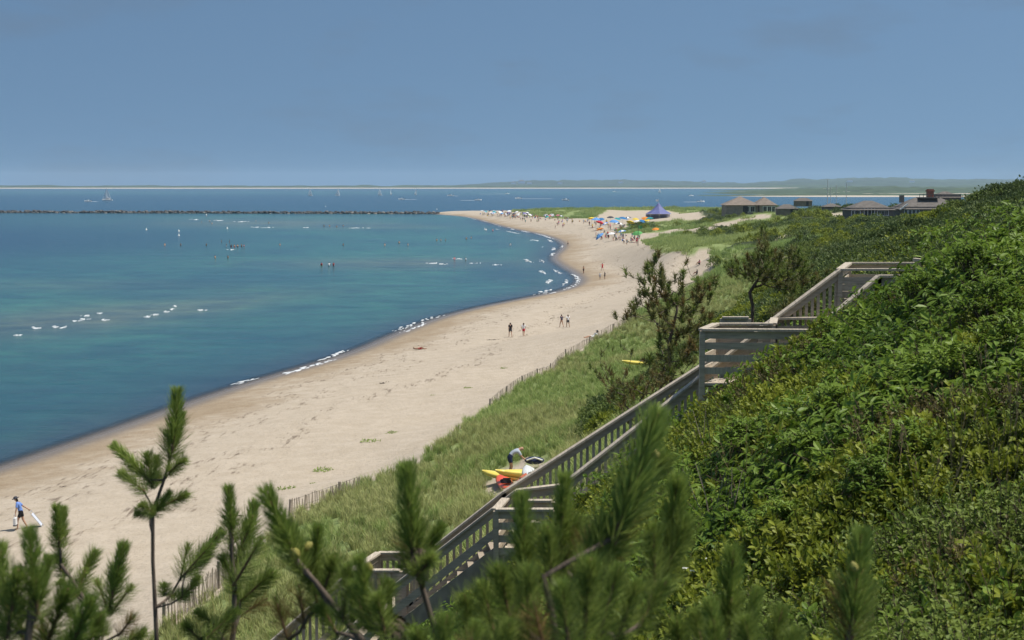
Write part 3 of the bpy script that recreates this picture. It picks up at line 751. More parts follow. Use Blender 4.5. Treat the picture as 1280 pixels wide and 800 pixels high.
def sprig(kind, seed, detail=True):
    random.seed(seed); mb = MB()
    if kind == 'bay':          # upright whorls of narrow leaves
        for k in range(random.randint(4, 6)):
            d0 = rdir(0, 38); b = Vector((random.uniform(-.13, .13), random.uniform(-.13, .13), 0)); top = b + d0 * random.uniform(.16, .34)
            mb.tube([b - d0 * .1, top], [.004, .003], 3, 1, False)
            for j in range(random.randint(13, 17)):
                t = random.uniform(.35, 1.0); dd = (d0 * .55 + rdir(30, 100) * random.uniform(.7, 1.1)).normalized()
                leaf(mb, b.lerp(top, t), dd, d0, random.uniform(.05, .075), random.uniform(.026, .036), random.uniform(-.1, .3), 0, detail, .1)
    elif kind == 'cherry':     # larger drooping leaves
        for k in range(random.randint(3, 4)):
            d0 = rdir(10, 55); b = Vector((random.uniform(-.12, .12), random.uniform(-.12, .12), 0)); top = b + d0 * random.uniform(.25, .42)
            mb.tube([b - d0 * .1, top], [.005, .003], 3, 1, False)
            for j in range(random.randint(8, 11)):
                t = random.uniform(.15, 1.0); dd = (d0 * .4 + rdir(50, 120)).normalized()
                leaf(mb, b.lerp(top, t), dd, (0, 0, 1), random.uniform(.085, .14), random.uniform(.034, .055), random.uniform(.1, .45), 0, detail)
    elif kind == 'small':      # fine leaves, rose or huckleberry
        for k in range(random.randint(5, 7)):
            d0 = rdir(0, 55); b = Vector((random.uniform(-.15, .15), random.uniform(-.15, .15), 0)); top = b + d0 * random.uniform(.15, .36)
            mb.tube([b - d0 * .1, top], [.004, .002], 3, 1, False)
            for j in range(random.randint(13, 18)):
                leaf(mb, b.lerp(top, random.uniform(.1, 1)), (d0 * .3 + rdir(20, 110)).normalized(), (0, 0, 1), random.uniform(.03, .052), random.uniform(.018, .028), .1, 0, False)
    elif kind == 'bush':       # far bush: rounded shell of leaf clumps, unit radius
        for k in range(330):
            d = rdir(0, 98); r = random.uniform(.62, 1.02) * (1 + .25 * math.sin(3 * d.x + seed) * math.cos(4 * d.y))
            leaf(mb, Vector((d.x * r, d.y * r, max(d.z * r * .75, -.1))), (d + rdir(0, 180) * .9).normalized(), d, random.uniform(.14, .26), random.uniform(.08, .15), .1, 0, False)
    elif kind == 'grass':      # tuft, unit about 1 m
        for k in range(34):
            a = random.uniform(0, 2 * math.pi); r = random.uniform(0, .22); h = random.uniform(.5, 1.0); lean = random.uniform(.12, .55)
            b = Vector((r * math.cos(a), r * math.sin(a), -.03)); a2 = a + random.uniform(-.9, .9); dv = Vector((math.cos(a2), math.sin(a2), 0)); sd = Vector((-dv.y, dv.x, 0)) * random.uniform(.007, .013)
            p1 = b + Vector((0, 0, h * .55)) + dv * lean * h * .3; p2 = b + Vector((0, 0, h * .82)) + dv * lean * h
            mb.add([b - sd, b + sd, p1 + sd, p1 - sd, p2], [(0, 1, 2, 3), (3, 2, 4)], 0 if random.random() < .85 else 1)
    elif kind == 'patch':      # wide low grass patch for the far dune, unit 1 m radius
        for k in range(150):
            a = random.uniform(0, 2 * math.pi); r = math.sqrt(random.random()); h = random.uniform(.25, .6)
            b = Vector((r * math.cos(a), r * math.sin(a), -.05)); a2 = random.uniform(0, 6.28); dv = Vector((math.cos(a2), math.sin(a2), 0)); sd = Vector((-dv.y, dv.x, 0)) * random.uniform(.025, .05)
            mb.add([b - sd, b + sd, b + Vector((0, 0, h)) + dv * h * .5], [(0, 1, 2)], 0)
    elif kind == 'stalk':      # dry stalks with seed heads
        for k in range(4):
            d0 = rdir(0, 22); b = Vector((random.uniform(-.08, .08), random.uniform(-.08, .08), 0)); h = random.uniform(.5, .9)
            mb.tube([b, b + d0 * h * .6, b + d0 * h + Vector((d0.x * .2, d0.y * .2, 0))], [.004, .003, .002], 3, 1, False)
            for j in range(12): leaf(mb, b + d0 * h * random.uniform(.8, 1.02), (d0 + rdir(0, 60) * .6).normalized(), (1, 0, 0), .05, .012, .1, 1, False)
    return mb
def protos_of(kind, mats, n, s0):
    return [sprig(kind, s0 + i).me(kind, mats) for i in range(n)]
near_c = proto_coll('near_sprig', protos_of('bay', [ML_BAY, M_TWIG], 5, 100) + protos_of('cherry', [ML_CHERRY, M_TWIG], 4, 200) + protos_of('small', [ML_DARK, M_TWIG], 3, 300) + protos_of('small', [ML_RED, M_TWIG], 1, 400) + protos_of('bay', [ML_CHERRY, M_TWIG], 2, 500))
bush_c = proto_coll('bush', protos_of('bush', [ML_FAR], 3, 600) + protos_of('bush', [ML_FAR2], 2, 700) + protos_of('bush', [ML_BAY], 1, 800))
grass_c = proto_coll('tuft', protos_of('grass', [ML_GRASS, ML_STRAW], 3, 900) + protos_of('grass', [ML_GRASSG, ML_GRASS], 3, 950))
ML_FGR = leaf_mat('far_grass', (0.27, 0.33, 0.11), (0.40, 0.45, 0.17), 0.7, 0.25, 0.05, .1)
ML_FGR2 = leaf_mat('far_grass_green', (0.20, 0.28, 0.085), (0.33, 0.41, 0.14), 0.7, 0.25, 0.05, .1)
patch_c = proto_coll('grass_patch', protos_of('patch', [ML_FGR], 2, 1000) + protos_of('patch', [ML_FGR2], 2, 1050))
random.seed(11)
def normals(x, y, f):
    e = 0.25; gx = (f(x + e, y) - f(x - e, y)) / (2 * e); gy = (f(x, y + e) - f(x, y - e)) / (2 * e)
    return gx, gy
def orient(x, y, f, k, jit):
    gx, gy = normals(x, y, f); n = len(x)
    rx = np.arctan(gy * k) + rng.normal(0, jit, n); ry = -np.arctan(gx * k) + rng.normal(0, jit, n)
    # tilt after a random spin: use Euler XYZ = Rz*Ry*Rx, so spin is applied last; keep spin small and vary the prototypes instead
    spin = rng.uniform(0, 2 * math.pi, n)
    # rotate the tilt into the spun frame
    tx = np.cos(spin) * rx + np.sin(spin) * ry; ty = -np.sin(spin) * rx + np.cos(spin) * ry
    return np.stack([tx, ty, spin], -1)
Hv = lambda x, y: height(x, y) + mound(x, y)
STAIRLINE = np.array([(n1a.x, n1a.y + 1.2), (f2.x - .3, f2.y - .9), (f3.x, f3.y - .7), (n4.x, n4.y + .9), (e4.x, e4.y - .8), (e5.x, e5.y - .8)])
BAY2 = np.array([(b2a.x, b2a.y), (b2b.x, b2b.y), (f2b.x, f2b.y), (b2c.x, b2c.y)]); BAY3 = np.array([(b3a.x, b3a.y), (b3b.x, b3b.y), (n3.x, n3.y), (n3b.x, n3b.y)])
def clear_of_stairs(x, y, r):
    return (polydist(STAIRLINE, x, y) > r) & ~inside(BAY2, x, y) & ~inside(BAY3, x, y)
# near thicket on the bluff
n0 = 90000
x = rng.uniform(-9, 20, n0); y = rng.uniform(2.2, 46, n0)
keep = rng.random(n0) < np.clip(1.15 - np.hypot(x, y) / 60, .35, 1)
keep &= (np.abs(x) < y * 0.5 + 1.5)
x = x[keep]; y = y[keep]
_, sm = masks(x, y); keep = (sm > .5) & clear_of_stairs(x, y, 1.35); x = x[keep]; y = y[keep]
z = Hv(x, y) - 0.10 - rng.random(len(x)) * 0.12
zone = fbm(x, y, 3.2, 310, 3); zone2 = fbm(x, y, 2.0, 320, 2)
idx = np.where(zone > .57, 5 + rng.integers(0, 4, len(x)), np.where(zone < .37, 9 + rng.integers(0, 3, len(x)), rng.integers(0, 5, len(x))))
idx = np.where((zone2 > .78), 12, idx); idx = np.where(rng.random(len(x)) < .10, 13 + rng.integers(0, 2, len(x)), idx)
scl = rng.uniform(.75, 1.35, len(x)) * (1 + np.clip((np.hypot(x, y) - 20) / 50, 0, .5))
scatter('bluff_thicket', np.stack([x, y, z], -1), orient(x, y, Hv, .75, .28), scl, idx, near_c, 'dense leafy shrub thicket covering the near bluff', 'shrubs')
print('near', len(x))
# middle distance bushes
n0 = 60000
y = 36 + 560 * rng.random(n0) ** 1.9; x = rng.uniform(-.3, 1, n0) * (y * 0.52 + 8)
_, sm = masks(x, y); keep = (sm > .5) & clear_of_stairs(x, y, 2.0) & (rng.random(n0) < np.clip(24 / (y - 10) + .25, .2, 1)); x = x[keep]; y = y[keep]
ml = (fbm(x, y, 12, 400, 3) + rng.normal(0, .06, len(x)))
idx = np.where(ml > .58, 3 + rng.integers(0, 2, len(x)), np.where(ml < .42, 5, rng.integers(0, 3, len(x))))
scl = rng.uniform(.35, .75, len(x)) * (0.9 + np.clip((y - 40) / 110, 0, 2.2))
z = Hv(x, y) - 0.25 * scl
R = np.stack([rng.normal(0, .2, len(x)), rng.normal(0, .2, len(x)), rng.uniform(0, 6.28, len(x))], -1)
scatter('heath_scrub', np.stack([x, y, z], -1), R, scl, idx, bush_c, 'low rounded scrub spreading over the dunes beyond the stairway', 'scrub')
print('mid', len(x))
# beach grass
n0 = 60000
y = rng.uniform(22, 175, n0); x = rng.uniform(-26, 45, n0)
sd, sm = masks(x, y); s_ = -(x - .27 * y) * .965
keep = (sd < .5) & (sm < .5) & clear_of_stairs(x, y, 1.2) & (np.abs(x) < y * .45 + 3) & (rng.random(n0) < np.clip(1.2 - y / 220, .3, 1)); x = x[keep]; y = y[keep]
kay = hit(650, 594)
keep = np.hypot((x - kay.x) / 1.8, (y - kay.y + 4.0) / 7.5) > 1; x = x[keep]; y = y[keep]
g = fbm(x, y, 9, 500, 3) + rng.normal(0, .05, len(x))
idx = np.where(g > .5, 3 + rng.integers(0, 3, len(x)), rng.integers(0, 3, len(x)))
scl = rng.uniform(.55, 1.0, len(x)); z = height(x, y)
R = np.stack([rng.normal(-.08, .12, len(x)), rng.normal(.12, .12, len(x)), rng.uniform(0, 6.28, len(x))], -1)
scatter('dune_grass', np.stack([x, y, z], -1), R, scl, idx, grass_c, 'pale green beach grass covering the dune between fence and stairway', 'grass')
print('grass', len(x))
n0 = 34000
y = 150 + 750 * rng.random(n0) ** 1.4; x = rng.uniform(-.05, .5, n0) * y
sd, sm = masks(x, y); keep = (sd < .5) & (sm < .5) & (rng.random(n0) < np.clip(140 / y, .25, 1)); x = x[keep]; y = y[keep]
g = fbm(x, y, 22, 520, 3); idx = np.where(g > .5, 2 + rng.integers(0, 2, len(x)), rng.integers(0, 2, len(x)))
scl = rng.uniform(.7, 1.3, len(x)) * (0.8 + y / 420); z = height(x, y) - .05
R = np.stack([rng.normal(0, .1, len(x)), rng.normal(0, .1, len(x)), rng.uniform(0, 6.28, len(x))], -1)
scatter('far_dune_grass', np.stack([x, y, z], -1), R, scl, idx, patch_c, 'light green grass over the far dunes toward the point', 'grass')
print('far grass', len(x))

# ================================================================== PINES
M_BARK = mat('pine_bark', (0.115, 0.088, 0.068), 0.95, 0.4, 30, 0.6, (1, 1, .3))
M_STEM = mat('pine_shoot_stem', (0.16, 0.095, 0.055), 0.9, 0.3, 40)
ML_NEEDLE = leaf_mat('pine_needle', (0.110, 0.165, 0.034), (0.250, 0.305, 0.072), 0.45, 0.22, 0.8)
ML_CANDLE = leaf_mat('young_needle', (0.165, 0.250, 0.048), (0.320, 0.395, 0.090), 0.45, 0.2, 0.8)
ML_PBROWN = leaf_mat('rusty_needle', (0.125, 0.11, 0.036), (0.26, 0.175, 0.065), 0.6, 0.15, 0.8)
ML_OLIVE = leaf_mat('olive_needle', (0.115, 0.13, 0.038), (0.235, 0.225, 0.075), 0.55, 0.15, 0.5)
M_CONE = mat('old_cone', (0.085, 0.060, 0.045), 0.9, 0.4, 60, 0.4)
M_CONEY = mat('young_cone', (0.30, 0.27, 0.07), 0.6, 0.25, 40)
def needles_into(mb, n, z0, z1, ln, a0, a1, w, m, r0=0.006, curve=0.1, zmax=None):
    V = []; F = []
    for i in range(n):
        t = random.random(); z = z0 + (z1 - z0) * t; a = random.uniform(0, 2 * math.pi)
        th = math.radians(a0 + (a1 - a0) * t + random.gauss(0, 7)); l = ln * random.uniform(.8, 1.12)
        if zmax: l = min(l, max(.012, (zmax * random.uniform(.96, 1.02) - z) / max(.3, math.cos(th))))
        o = Vector((math.cos(a), math.sin(a), 0)); d = o * math.sin(th) + Vector((0, 0, math.cos(th)))
        sd = d.cross(Vector((random.gauss(0, 1), random.gauss(0, 1), random.gauss(0, 1)))).normalized() * w / 2
        b = o * r0 + Vector((0, 0, z)); mid_ = b + d * l * .55; tip = b + d * l + Vector((0, 0, curve * l))
        k = len(V); V += [b - sd * .8, b + sd * .8, mid_ + sd, mid_ - sd, tip]; F += [(k, k + 1, k + 2, k + 3), (k + 3, k + 2, k + 4)]
    mb.add(V, F, m)
def shoot(kind, seed):
    """unit shoot 0.3 m long along +Z"""
    random.seed(seed); mb = MB()
    mb.tube([(0, 0, -.01), (0, 0, .15), (0, 0, .29)], [.008, .0065, .004], 5, 1)
    if kind == 'candle':       # dense new growth with a blunt brush end
        needles_into(mb, 520, .04, .29, .075, 34, 22, .0030, 0, zmax=.31)
        needles_into(mb, 170, -.04, .12, .10, 58, 38, .0026, 2)
    elif kind == 'brush':      # older shoot, long spreading needles
        needles_into(mb, 460, -.04, .25, .105, 52, 30, .0027, 2)
        needles_into(mb, 200, .16, .29, .06, 34, 16, .0028, 0, zmax=.31)
    elif kind == 'open':       # see-through side shoot
        needles_into(mb, 230, -.03, .24, .12, 55, 35, .0022, 2)
        needles_into(mb, 120, .2, .29, .06, 32, 18, .0026, 0, zmax=.31)
    elif kind == 'rusty':
        needles_into(mb, 260, .0, .22, .11, 55, 30, .0021, 3)
        needles_into(mb, 90, .15, .28, .06, 30, 15, .0021, 2)
    return mb.me('needle_tuft', [ML_CANDLE, M_STEM, ML_NEEDLE, ML_PBROWN])
SHOOTS = {k: [shoot(k, 40 + 10 * i + j) for j in range(3)] for i, k in enumerate(('candle', 'brush', 'open', 'rusty'))}
random.seed(21)
def cone_mesh(ripe):
    mb = MB(); n = 8
    prof = [(.008, 0), (.024, .012), (.028, .03), (.024, .05), (.014, .066), (.003, .074)]
    mb.lathe(prof, n)
    if not ripe:
        for i in range(5):
            for j in range(8):
                t = 2 * math.pi * (j + .5 * (i % 2)) / 8; r = prof[i][0] + .004; z = prof[i][1]
                c = Vector((r * math.cos(t), r * math.sin(t), z)); o = Vector((math.cos(t), math.sin(t), .25)); sd = Vector((-math.sin(t), math.cos(t), 0)) * .008
                mb.add([c - sd, c + sd, c + o * .012 + sd * .8, c + o * .012 - sd * .8], [(0, 1, 2, 3)])
    return mb.me('pine_cone', M_CONEY if ripe else M_CONE)
CONES = {True: cone_mesh(True), False: cone_mesh(False)}
def frame(o, base, dirv, sc, spin=None):
    q = Vector(dirv).to_track_quat('Z', 'Y')
    o.rotation_mode = 'QUATERNION'
    from mathutils import Quaternion
    o.rotation_quaternion = q @ Quaternion((0, 0, 1), random.uniform(0, 6.28) if spin is None else spin)
    o.location = base; o.scale = (sc, sc, sc) if not hasattr(sc, '__len__') else sc
def skeleton(trunk, tips, seg=0.12, bend=0.25, sag=0.0):
    """trunk: list of points root to top. tips: end points. returns nodes, parent list (each tip joined to the skeleton by a curved branch)"""
    nodes = []; par = []
    for i, p in enumerate(trunk):
        if i == 0: nodes.append(Vector(p)); par.append(-1); continue
        a = nodes[-1]; b = Vector(p); k = max(1, int((b - a).length / seg))
        for j in range(1, k + 1): nodes.append(a.lerp(b, j / k)); par.append(len(nodes) - 2)
    ntr = len(nodes); tipi = []
    for tp, base in sorted(tips, key=lambda t: min((t[1] - n).length for n in nodes[:ntr])):
        best = None
        for i, nn in enumerate(nodes):
            v = base - nn; dd = v.length
            if dd < 1e-4: best = (0, i); break
            cost = dd * (1 + 0.9 * max(0, nn.z - base.z) / dd) + 0.10 * abs(dd) * (i >= ntr)
            if nn.z > base.z - 0.25 * dd: cost += 0.35 * dd
            if best is None or cost < best[0]: best = (cost, i)
        i = best[1]; a = nodes[i]; v = base - a; k = max(2, int(v.length / seg)); pr = i
        side = Vector((random.gauss(0, 1), random.gauss(0, 1), random.gauss(0, .4))) * v.length * bend * .35
        for j in range(1, k + 1):
            t = j / k; q = a.lerp(base, t) + side * math.sin(math.pi * t) * (1 - t) - Vector((0, 0, sag * v.length * math.sin(math.pi * t)))
            nodes.append(q); par.append(pr); pr = len(nodes) - 1
        tipi.append(pr)
    return nodes, par, ntr
def skin_tree(nodes, par, r_tip, power=0.45, rmax=None, sides=6):
    cnt = [0] * len(nodes); kids = [[] for _ in nodes]
    for i, p in enumerate(par):
        if p >= 0: kids[p].append(i)
    for i in range(len(nodes) - 1, -1, -1):
        cnt[i] = max(1, sum(cnt[k] for k in kids[i])) if kids[i] else 1
    R = [r_tip * c ** power for c in cnt]
    if rmax: R = [min(r, rmax) for r in R]
    mb = MB(); done = set()
    # chains
    def chain(start, prev):
        pts = [nodes[prev]] if prev >= 0 else []; rad = [min(R[prev], R[start] * 1.25)] if prev >= 0 else []
        i = start
        while True:
            pts.append(nodes[i]); rad.append(R[i])
            ks = sorted(kids[i], key=lambda k: -cnt[k])
            for k in ks[1:]: stack.append((k, i))
            if not ks: break
            i = ks[0]
        if len(pts) > 1: mb.tube(pts, rad, sides)
    stack = [(0, -1)]
    while stack: chain(*stack.pop())
    return mb
def near_pine(label, trunk_px, Y, shoots, cones=(), r_tip=0.007, extra_branches=()):
    """trunk_px: pixel path root to top; shoots: (base px,py, tip px,py, kind, dy)"""
    tr = [At(a, b, Y + (c[0] if c else 0)) for a, b, *c in trunk_px]
    g = H1(tr[0].x, tr[0].y) - 0.15
    root = Vector((tr[0].x + random.uniform(-.1, .1), tr[0].y, min(g, tr[0].z - .1)))
    o0 = empty('young_pine', root); tag(o0, label, 'pine tree', 'young pines growing on the bluff in the foreground')
    tips = []; data = []
    for bx, by, tx, ty, kind, dy in shoots:
        b = At(bx, by, Y + dy); t = At(tx, ty, Y + dy + random.uniform(-.06, .06))
        tips.append((t, b)); data.append((b, t, kind))
    nodes, par, ntr = skeleton([root] + tr, tips, 0.10, .3)
    nodes = [n - root for n in nodes]
    skin_tree(nodes, par, r_tip, 0.42, 0.05).build('trunk', M_BARK, o0, True)
    for b, t, kind in data:
        d = t - b; sc = d.length / .30
        o = bpy.data.objects.new('needle_tuft', random.choice(SHOOTS[kind])); COL.objects.link(o); o.parent = o0
        wsc = min(max(sc * 1.05, .62), 1.3)
        frame(o, b - root - d.normalized() * .01, d, (wsc, wsc, sc))
    for cx, cy, dy, ripe, sc in cones:
        o = bpy.data.objects.new('pine_cone', CONES[ripe]); COL.objects.link(o); o.parent = o0
        frame(o, At(cx, cy, Y + dy) - root, rdir(0, 60) if not ripe else rdir(0, 50), sc * (.42 if ripe else .75))
    return o0
near_pine('tall slender young pine with bare trunk and blunt upright leader against open sand', [(197, 830), (194, 760), (191, 700), (191, 640), (205, 600), (214, 570)], 6.6,
    [(216, 560, 222, 482, 'candle', 0), (214, 568, 228, 512, 'candle', .05), (212, 590, 209, 535, 'open', 0), (214, 588, 234, 572, 'brush', -.1), (186, 600, 139, 553, 'candle', .05), (178, 612, 146, 588, 'brush', -.05),
     (190, 605, 183, 562, 'brush', .1), (191, 640, 172, 628, 'brush', -.15), (192, 642, 215, 612, 'candle', -.1), (205, 632, 238, 616, 'brush', .1), (188, 642, 165, 640, 'brush', .12), (194, 600, 196, 566, 'brush', .2), (200, 600, 186, 590, 'brush', .2),
     (240, 712, 280, 660, 'candle', .1), (232, 716, 268, 676, 'open', -.1), (226, 722, 236, 676, 'open', .15), (246, 708, 262, 690, 'brush', .2), (228, 746, 252, 718, 'brush', -.1), (214, 744, 240, 742, 'brush', .1), (205, 742, 206, 726, 'brush', .15)], r_tip=0.0042)
near_pine('pine with twin blunt candles beside the walker with bags', [(128, 850), (118, 770), (90, 725), (76, 705)], 5.6,
    [(74, 680, 70, 628, 'candle', 0), (75, 678, 80, 629, 'candle', 0.03), (76, 708, 72, 656, 'open', .02), (80, 716, 66, 690, 'brush', .05), (96, 738, 122, 684, 'brush', .1), (98, 742, 108, 706, 'open', .05), (92, 742, 72, 722, 'brush', -.1),
     (104, 752, 90, 728, 'brush', .1), (140, 744, 156, 674, 'candle', -.2), (138, 760, 146, 700, 'brush', -.15), (142, 762, 168, 728, 'open', -.15), (136, 764, 118, 720, 'open', -.1), (150, 792, 172, 764, 'rusty', -.1), (130, 790, 112, 766, 'brush', .1), (100, 790, 84, 756, 'brush', 0), (148, 812, 184, 786, 'brush', .1)], r_tip=0.005)
near_pine('blurred pine standing lowest beside the open sand with thick soft candles', [(30, 860), (36, 790), (40, 730)], 3.6,
    [(46, 760, 36, 655, 'candle', 0), (44, 770, 62, 690, 'candle', .1), (8, 770, -2, 672, 'candle', .1), (10, 790, 24, 705, 'brush', 0), (60, 800, 88, 730, 'brush', .1), (30, 810, 20, 740, 'brush', .2), (80, 830, 118, 742, 'candle', 0), (-10, 800, -20, 720, 'brush', .1), (100, 830, 130, 762, 'brush', .1), (60, 830, 50, 765, 'rusty', .2)], r_tip=0.006)
near_pine('dark stemmed pine with long combed needles beside the pale sand fence', [(282, 850), (292, 790), (293, 740), (290, 690), (288, 650)], 5.8,
    [(290, 668, 285, 604, 'candle', 0), (289, 700, 285, 640, 'open', .05), (292, 712, 318, 640, 'open', .1), (304, 690, 320, 622, 'candle', .15), (294, 728, 330, 668, 'open', -.1), (293, 735, 276, 690, 'brush', 0), (300, 752, 345, 712, 'brush', .1), (270, 782, 242, 760, 'brush', .1), (262, 794, 300, 758, 'brush', -.2), (300, 770, 338, 745, 'rusty', .2), (250, 800, 226, 776, 'brush', .1), (276, 800, 290, 770, 'rusty', -.1)], r_tip=0.0055)
near_pine('soft-focus pine with pale yellow cones and a reddish branch', [(470, 880), (452, 800), (420, 760), (392, 725), (372, 700)], 4.0,
    [(370, 700, 328, 606, 'candle', 0), (374, 706, 345, 640, 'brush', .05), (384, 712, 362, 650, 'candle', .1), (392, 722, 398, 652, 'candle', .15), (398, 730, 372, 700, 'brush', .15), (398, 760, 384, 700, 'brush', .2), (404, 742, 420, 690, 'brush', .1), (430, 768, 436, 700, 'brush', -.1), (380, 780, 372, 724, 'rusty', .2), (420, 790, 398, 750, 'brush', .1), (360, 800, 342, 740, 'rusty', .3)],
    [(372, 696, 0, True, 1.3), (380, 688, .05, True, 1.1), (366, 694, .03, True, 1.0)], r_tip=0.006)
near_pine('soft-focus pine with old brown cones and one stout upright candle', [(566, 900), (556, 820), (540, 775), (528, 735), (519, 708)], 3.9,
    [(517, 700, 507, 576, 'candle', 0), (518, 708, 512, 640, 'brush', .05), (522, 706, 556, 650, 'candle', .1), (520, 712, 500, 660, 'rusty', .1), (524, 716, 546, 690, 'brush', -.1), (462, 772, 448, 690, 'candle', -.2), (456, 780, 440, 720, 'brush', -.1), (466, 778, 490, 720, 'brush', -.2), (474, 786, 452, 748, 'brush', 0), (480, 786, 470, 736, 'brush', -.3)],
    [(519, 716, -.05, False, 1.25), (482, 806, -.2, False, 1.5), (462, 716, -.2, True, 1.0)], r_tip=0.0055)
near_pine('broad blurred pine with slanting candles in front of the lower landing', [(700, 900), (700, 830), (690, 770), (680, 720)], 3.3,
    [(655, 720, 652, 610, 'candle', .2), (652, 740, 664, 650, 'brush', .2), (700, 690, 706, 588, 'candle', .3), (704, 710, 726, 640, 'brush', .3), (690, 740, 684, 650, 'brush', .1), (770, 670, 826, 506, 'candle', .1), (764, 690, 800, 590, 'brush', .15), (758, 700, 790, 640, 'rusty', .2), (790, 640, 836, 560, 'brush', .3),
     (830, 720, 850, 590, 'candle', .4), (826, 730, 862, 640, 'brush', .3), (818, 740, 816, 650, 'brush', .2), (640, 790, 622, 700, 'brush', 0), (620, 800, 600, 720, 'brush', .1), (660, 790, 660, 700, 'brush', -.1), (730, 790, 740, 690, 'brush', -.2), (750, 790, 776, 700, 'brush', -.1), (710, 800, 700, 720, 'brush', -.3), (770, 800, 800, 720, 'brush', 0), (680, 810, 664, 744, 'rusty', -.2), (800, 780, 838, 720, 'brush', .1), (590, 810, 580, 736, 'brush', .2), (740, 740, 730, 650, 'rusty', .2), (720, 770, 760, 640, 'brush', .1)],
    [(822, 572, .1, True, .9), (848, 660, .4, True, 1.1), (716, 716, .2, True, .8)], r_tip=0.0065)
near_pine('low blurred pine with sparse upright tips below the green slope', [(900, 900), (905, 850), (908, 815)], 3.4,
    [(910, 800, 916, 678, 'candle', .2), (926, 812, 950, 730, 'candle', .1), (896, 812, 886, 742, 'candle', 0), (880, 820, 866, 756, 'brush', .1), (960, 830, 980, 752, 'brush', .2), (850, 830, 846, 770, 'brush', .1), (940, 830, 930, 764, 'brush', 0), (985, 840, 996, 780, 'brush', .1)], r_tip=0.006)
near_pine('single rusty blurred pine tip rising in front of the leafy slope', [(1052, 900), (1058, 840), (1062, 790)], 3.7,
    [(1064, 790, 1078, 656, 'candle', 0), (1062, 790, 1070, 700, 'rusty', .05), (1058, 800, 1046, 712, 'rusty', .1), (1066, 800, 1088, 720, 'brush', .1)], [(1070, 714, 0, True, 1.0)], r_tip=0.0055)
near_pine('bushy blurred pine filling the gap under the flights of steps', [(560, 930), (548, 870), (540, 830)], 3.0,
    [(545, 850, 560, 760, 'brush', 0), (530, 850, 520, 780, 'brush', .1), (575, 850, 598, 770, 'candle', .1), (500, 860, 484, 800, 'brush', .2), (610, 860, 640, 770, 'brush', .1), (640, 870, 672, 780, 'brush', .2), (590, 870, 590, 790, 'rusty', 0)], r_tip=0.006)

# ---- pines behind the stairway: crown of needle clumps on a branching frame
def clump_into(mb, c, d, sz, n, m):
    V = []; F = []; d = Vector(d).normalized(); a = d.orthogonal().normalized(); b = d.cross(a)
    for i in range(n):
        th = random.uniform(0, 6.28); tt = math.radians(random.uniform(15, 75)); k = random.uniform(-.5, .4)
        o = a * math.cos(th) + b * math.sin(th); dd = o * math.sin(tt) + d * math.cos(tt)
        p = c + d * (sz * k); l = sz * random.uniform(.5, .85); sd = dd.cross(rdir(0, 180)).normalized() * sz * .05
        q = len(V); V += [p - sd, p + sd, p + dd * l]; F.append((q, q + 1, q + 2))
    mb.add(V, F, m)
def mid_pine(name, label, trunk_px, Y, poly, n, sz, dspread, r_tip, group, brown=0.2, extra=(), mats=(ML_NEEDLE, ML_OLIVE, ML_PBROWN), dens=46, seed=1, upw=1.0):
    random.seed(seed)
    tr = [At(a, b, Y) for a, b in trunk_px]; root = tr[0].copy(); root.z = min(H1(root.x, root.y), root.z) - .1
    o0 = empty(name, root); tag(o0, label, 'pine tree', group)
    P = np.array(poly); x0, y0 = P.min(0); x1, y1 = P.max(0); tips = []
    k = 0
    while len(tips) < n and k < 20000:
        k += 1; px = random.uniform(x0, x1); py = random.uniform(y0, y1)
        if not inside(P, np.array([px]), np.array([py]))[0]: continue
        dy = random.gauss(0, dspread); p = At(px, py, Y + dy)
        if any((p - q[0]).length < sz * .55 for q in tips): continue
        tips.append((p, p))
    for px, py in extra: p = At(px, py, Y + random.gauss(0, dspread * .4)); tips.append((p, p))
    nodes, par, ntr = skeleton([root] + tr, tips, 0.14, .5, 0.05)
    nodes = [v - root for v in nodes]
    skin_tree(nodes, par, r_tip, 0.5, None, 5).build('trunk', M_BARK, o0, True)
    mb = MB(); cz = sum((t[0].z for t in tips)) / len(tips); cen = Vector((tr[-1].x, tr[-1].y, cz - .4))
    for p, _ in tips:
        d = (p - cen).normalized() * .6 + Vector((0, 0, upw)); r = random.random()
        clump_into(mb, p - root, d + rdir(0, 180) * .4, sz * random.uniform(.75, 1.2), dens, 2 if r < brown else (1 if r < .5 + brown / 2 else 0))
        clump_into(mb, p - root - (p - cen).normalized() * sz * .5 + rdir(0, 180) * sz * .4, d + rdir(0, 180) * .9, sz * .8, dens // 2, 1)
    o = mb.build('crown', list(mats), o0)
    return o0
mid_pine('shaggy_pine', 'shaggy open pine with brownish needles standing just behind the stairway', [(842, 505), (838, 470), (836, 430), (846, 390), (850, 360)], 36,
    [(790, 345), (822, 322), (834, 348), (852, 342), (858, 330), (868, 352), (898, 348), (900, 380), (890, 400), (872, 430), (866, 480), (820, 480), (806, 455), (822, 420), (806, 396), (780, 398), (800, 372)], 190, .24, .8, .0062, 'pines behind the stairway', .25,
    [(782, 342), (823, 318), (858, 328), (788, 392), (812, 352), (872, 350), (892, 352), (770, 396)], seed=5)
mid_pine('straggling_pine', 'low straggling half-bare pine with rusty tufts leaning over the baluster railing', [(812, 548), (806, 520), (800, 500)], 33,
    [(742, 460), (770, 452), (790, 470), (830, 462), (845, 490), (838, 520), (800, 535), (770, 520), (745, 480)], 95, .20, .6, .0055, 'pines behind the stairway', .55, [(738, 458), (752, 442), (764, 490), (776, 430), (760, 432), (790, 440)], dens=26, seed=8)
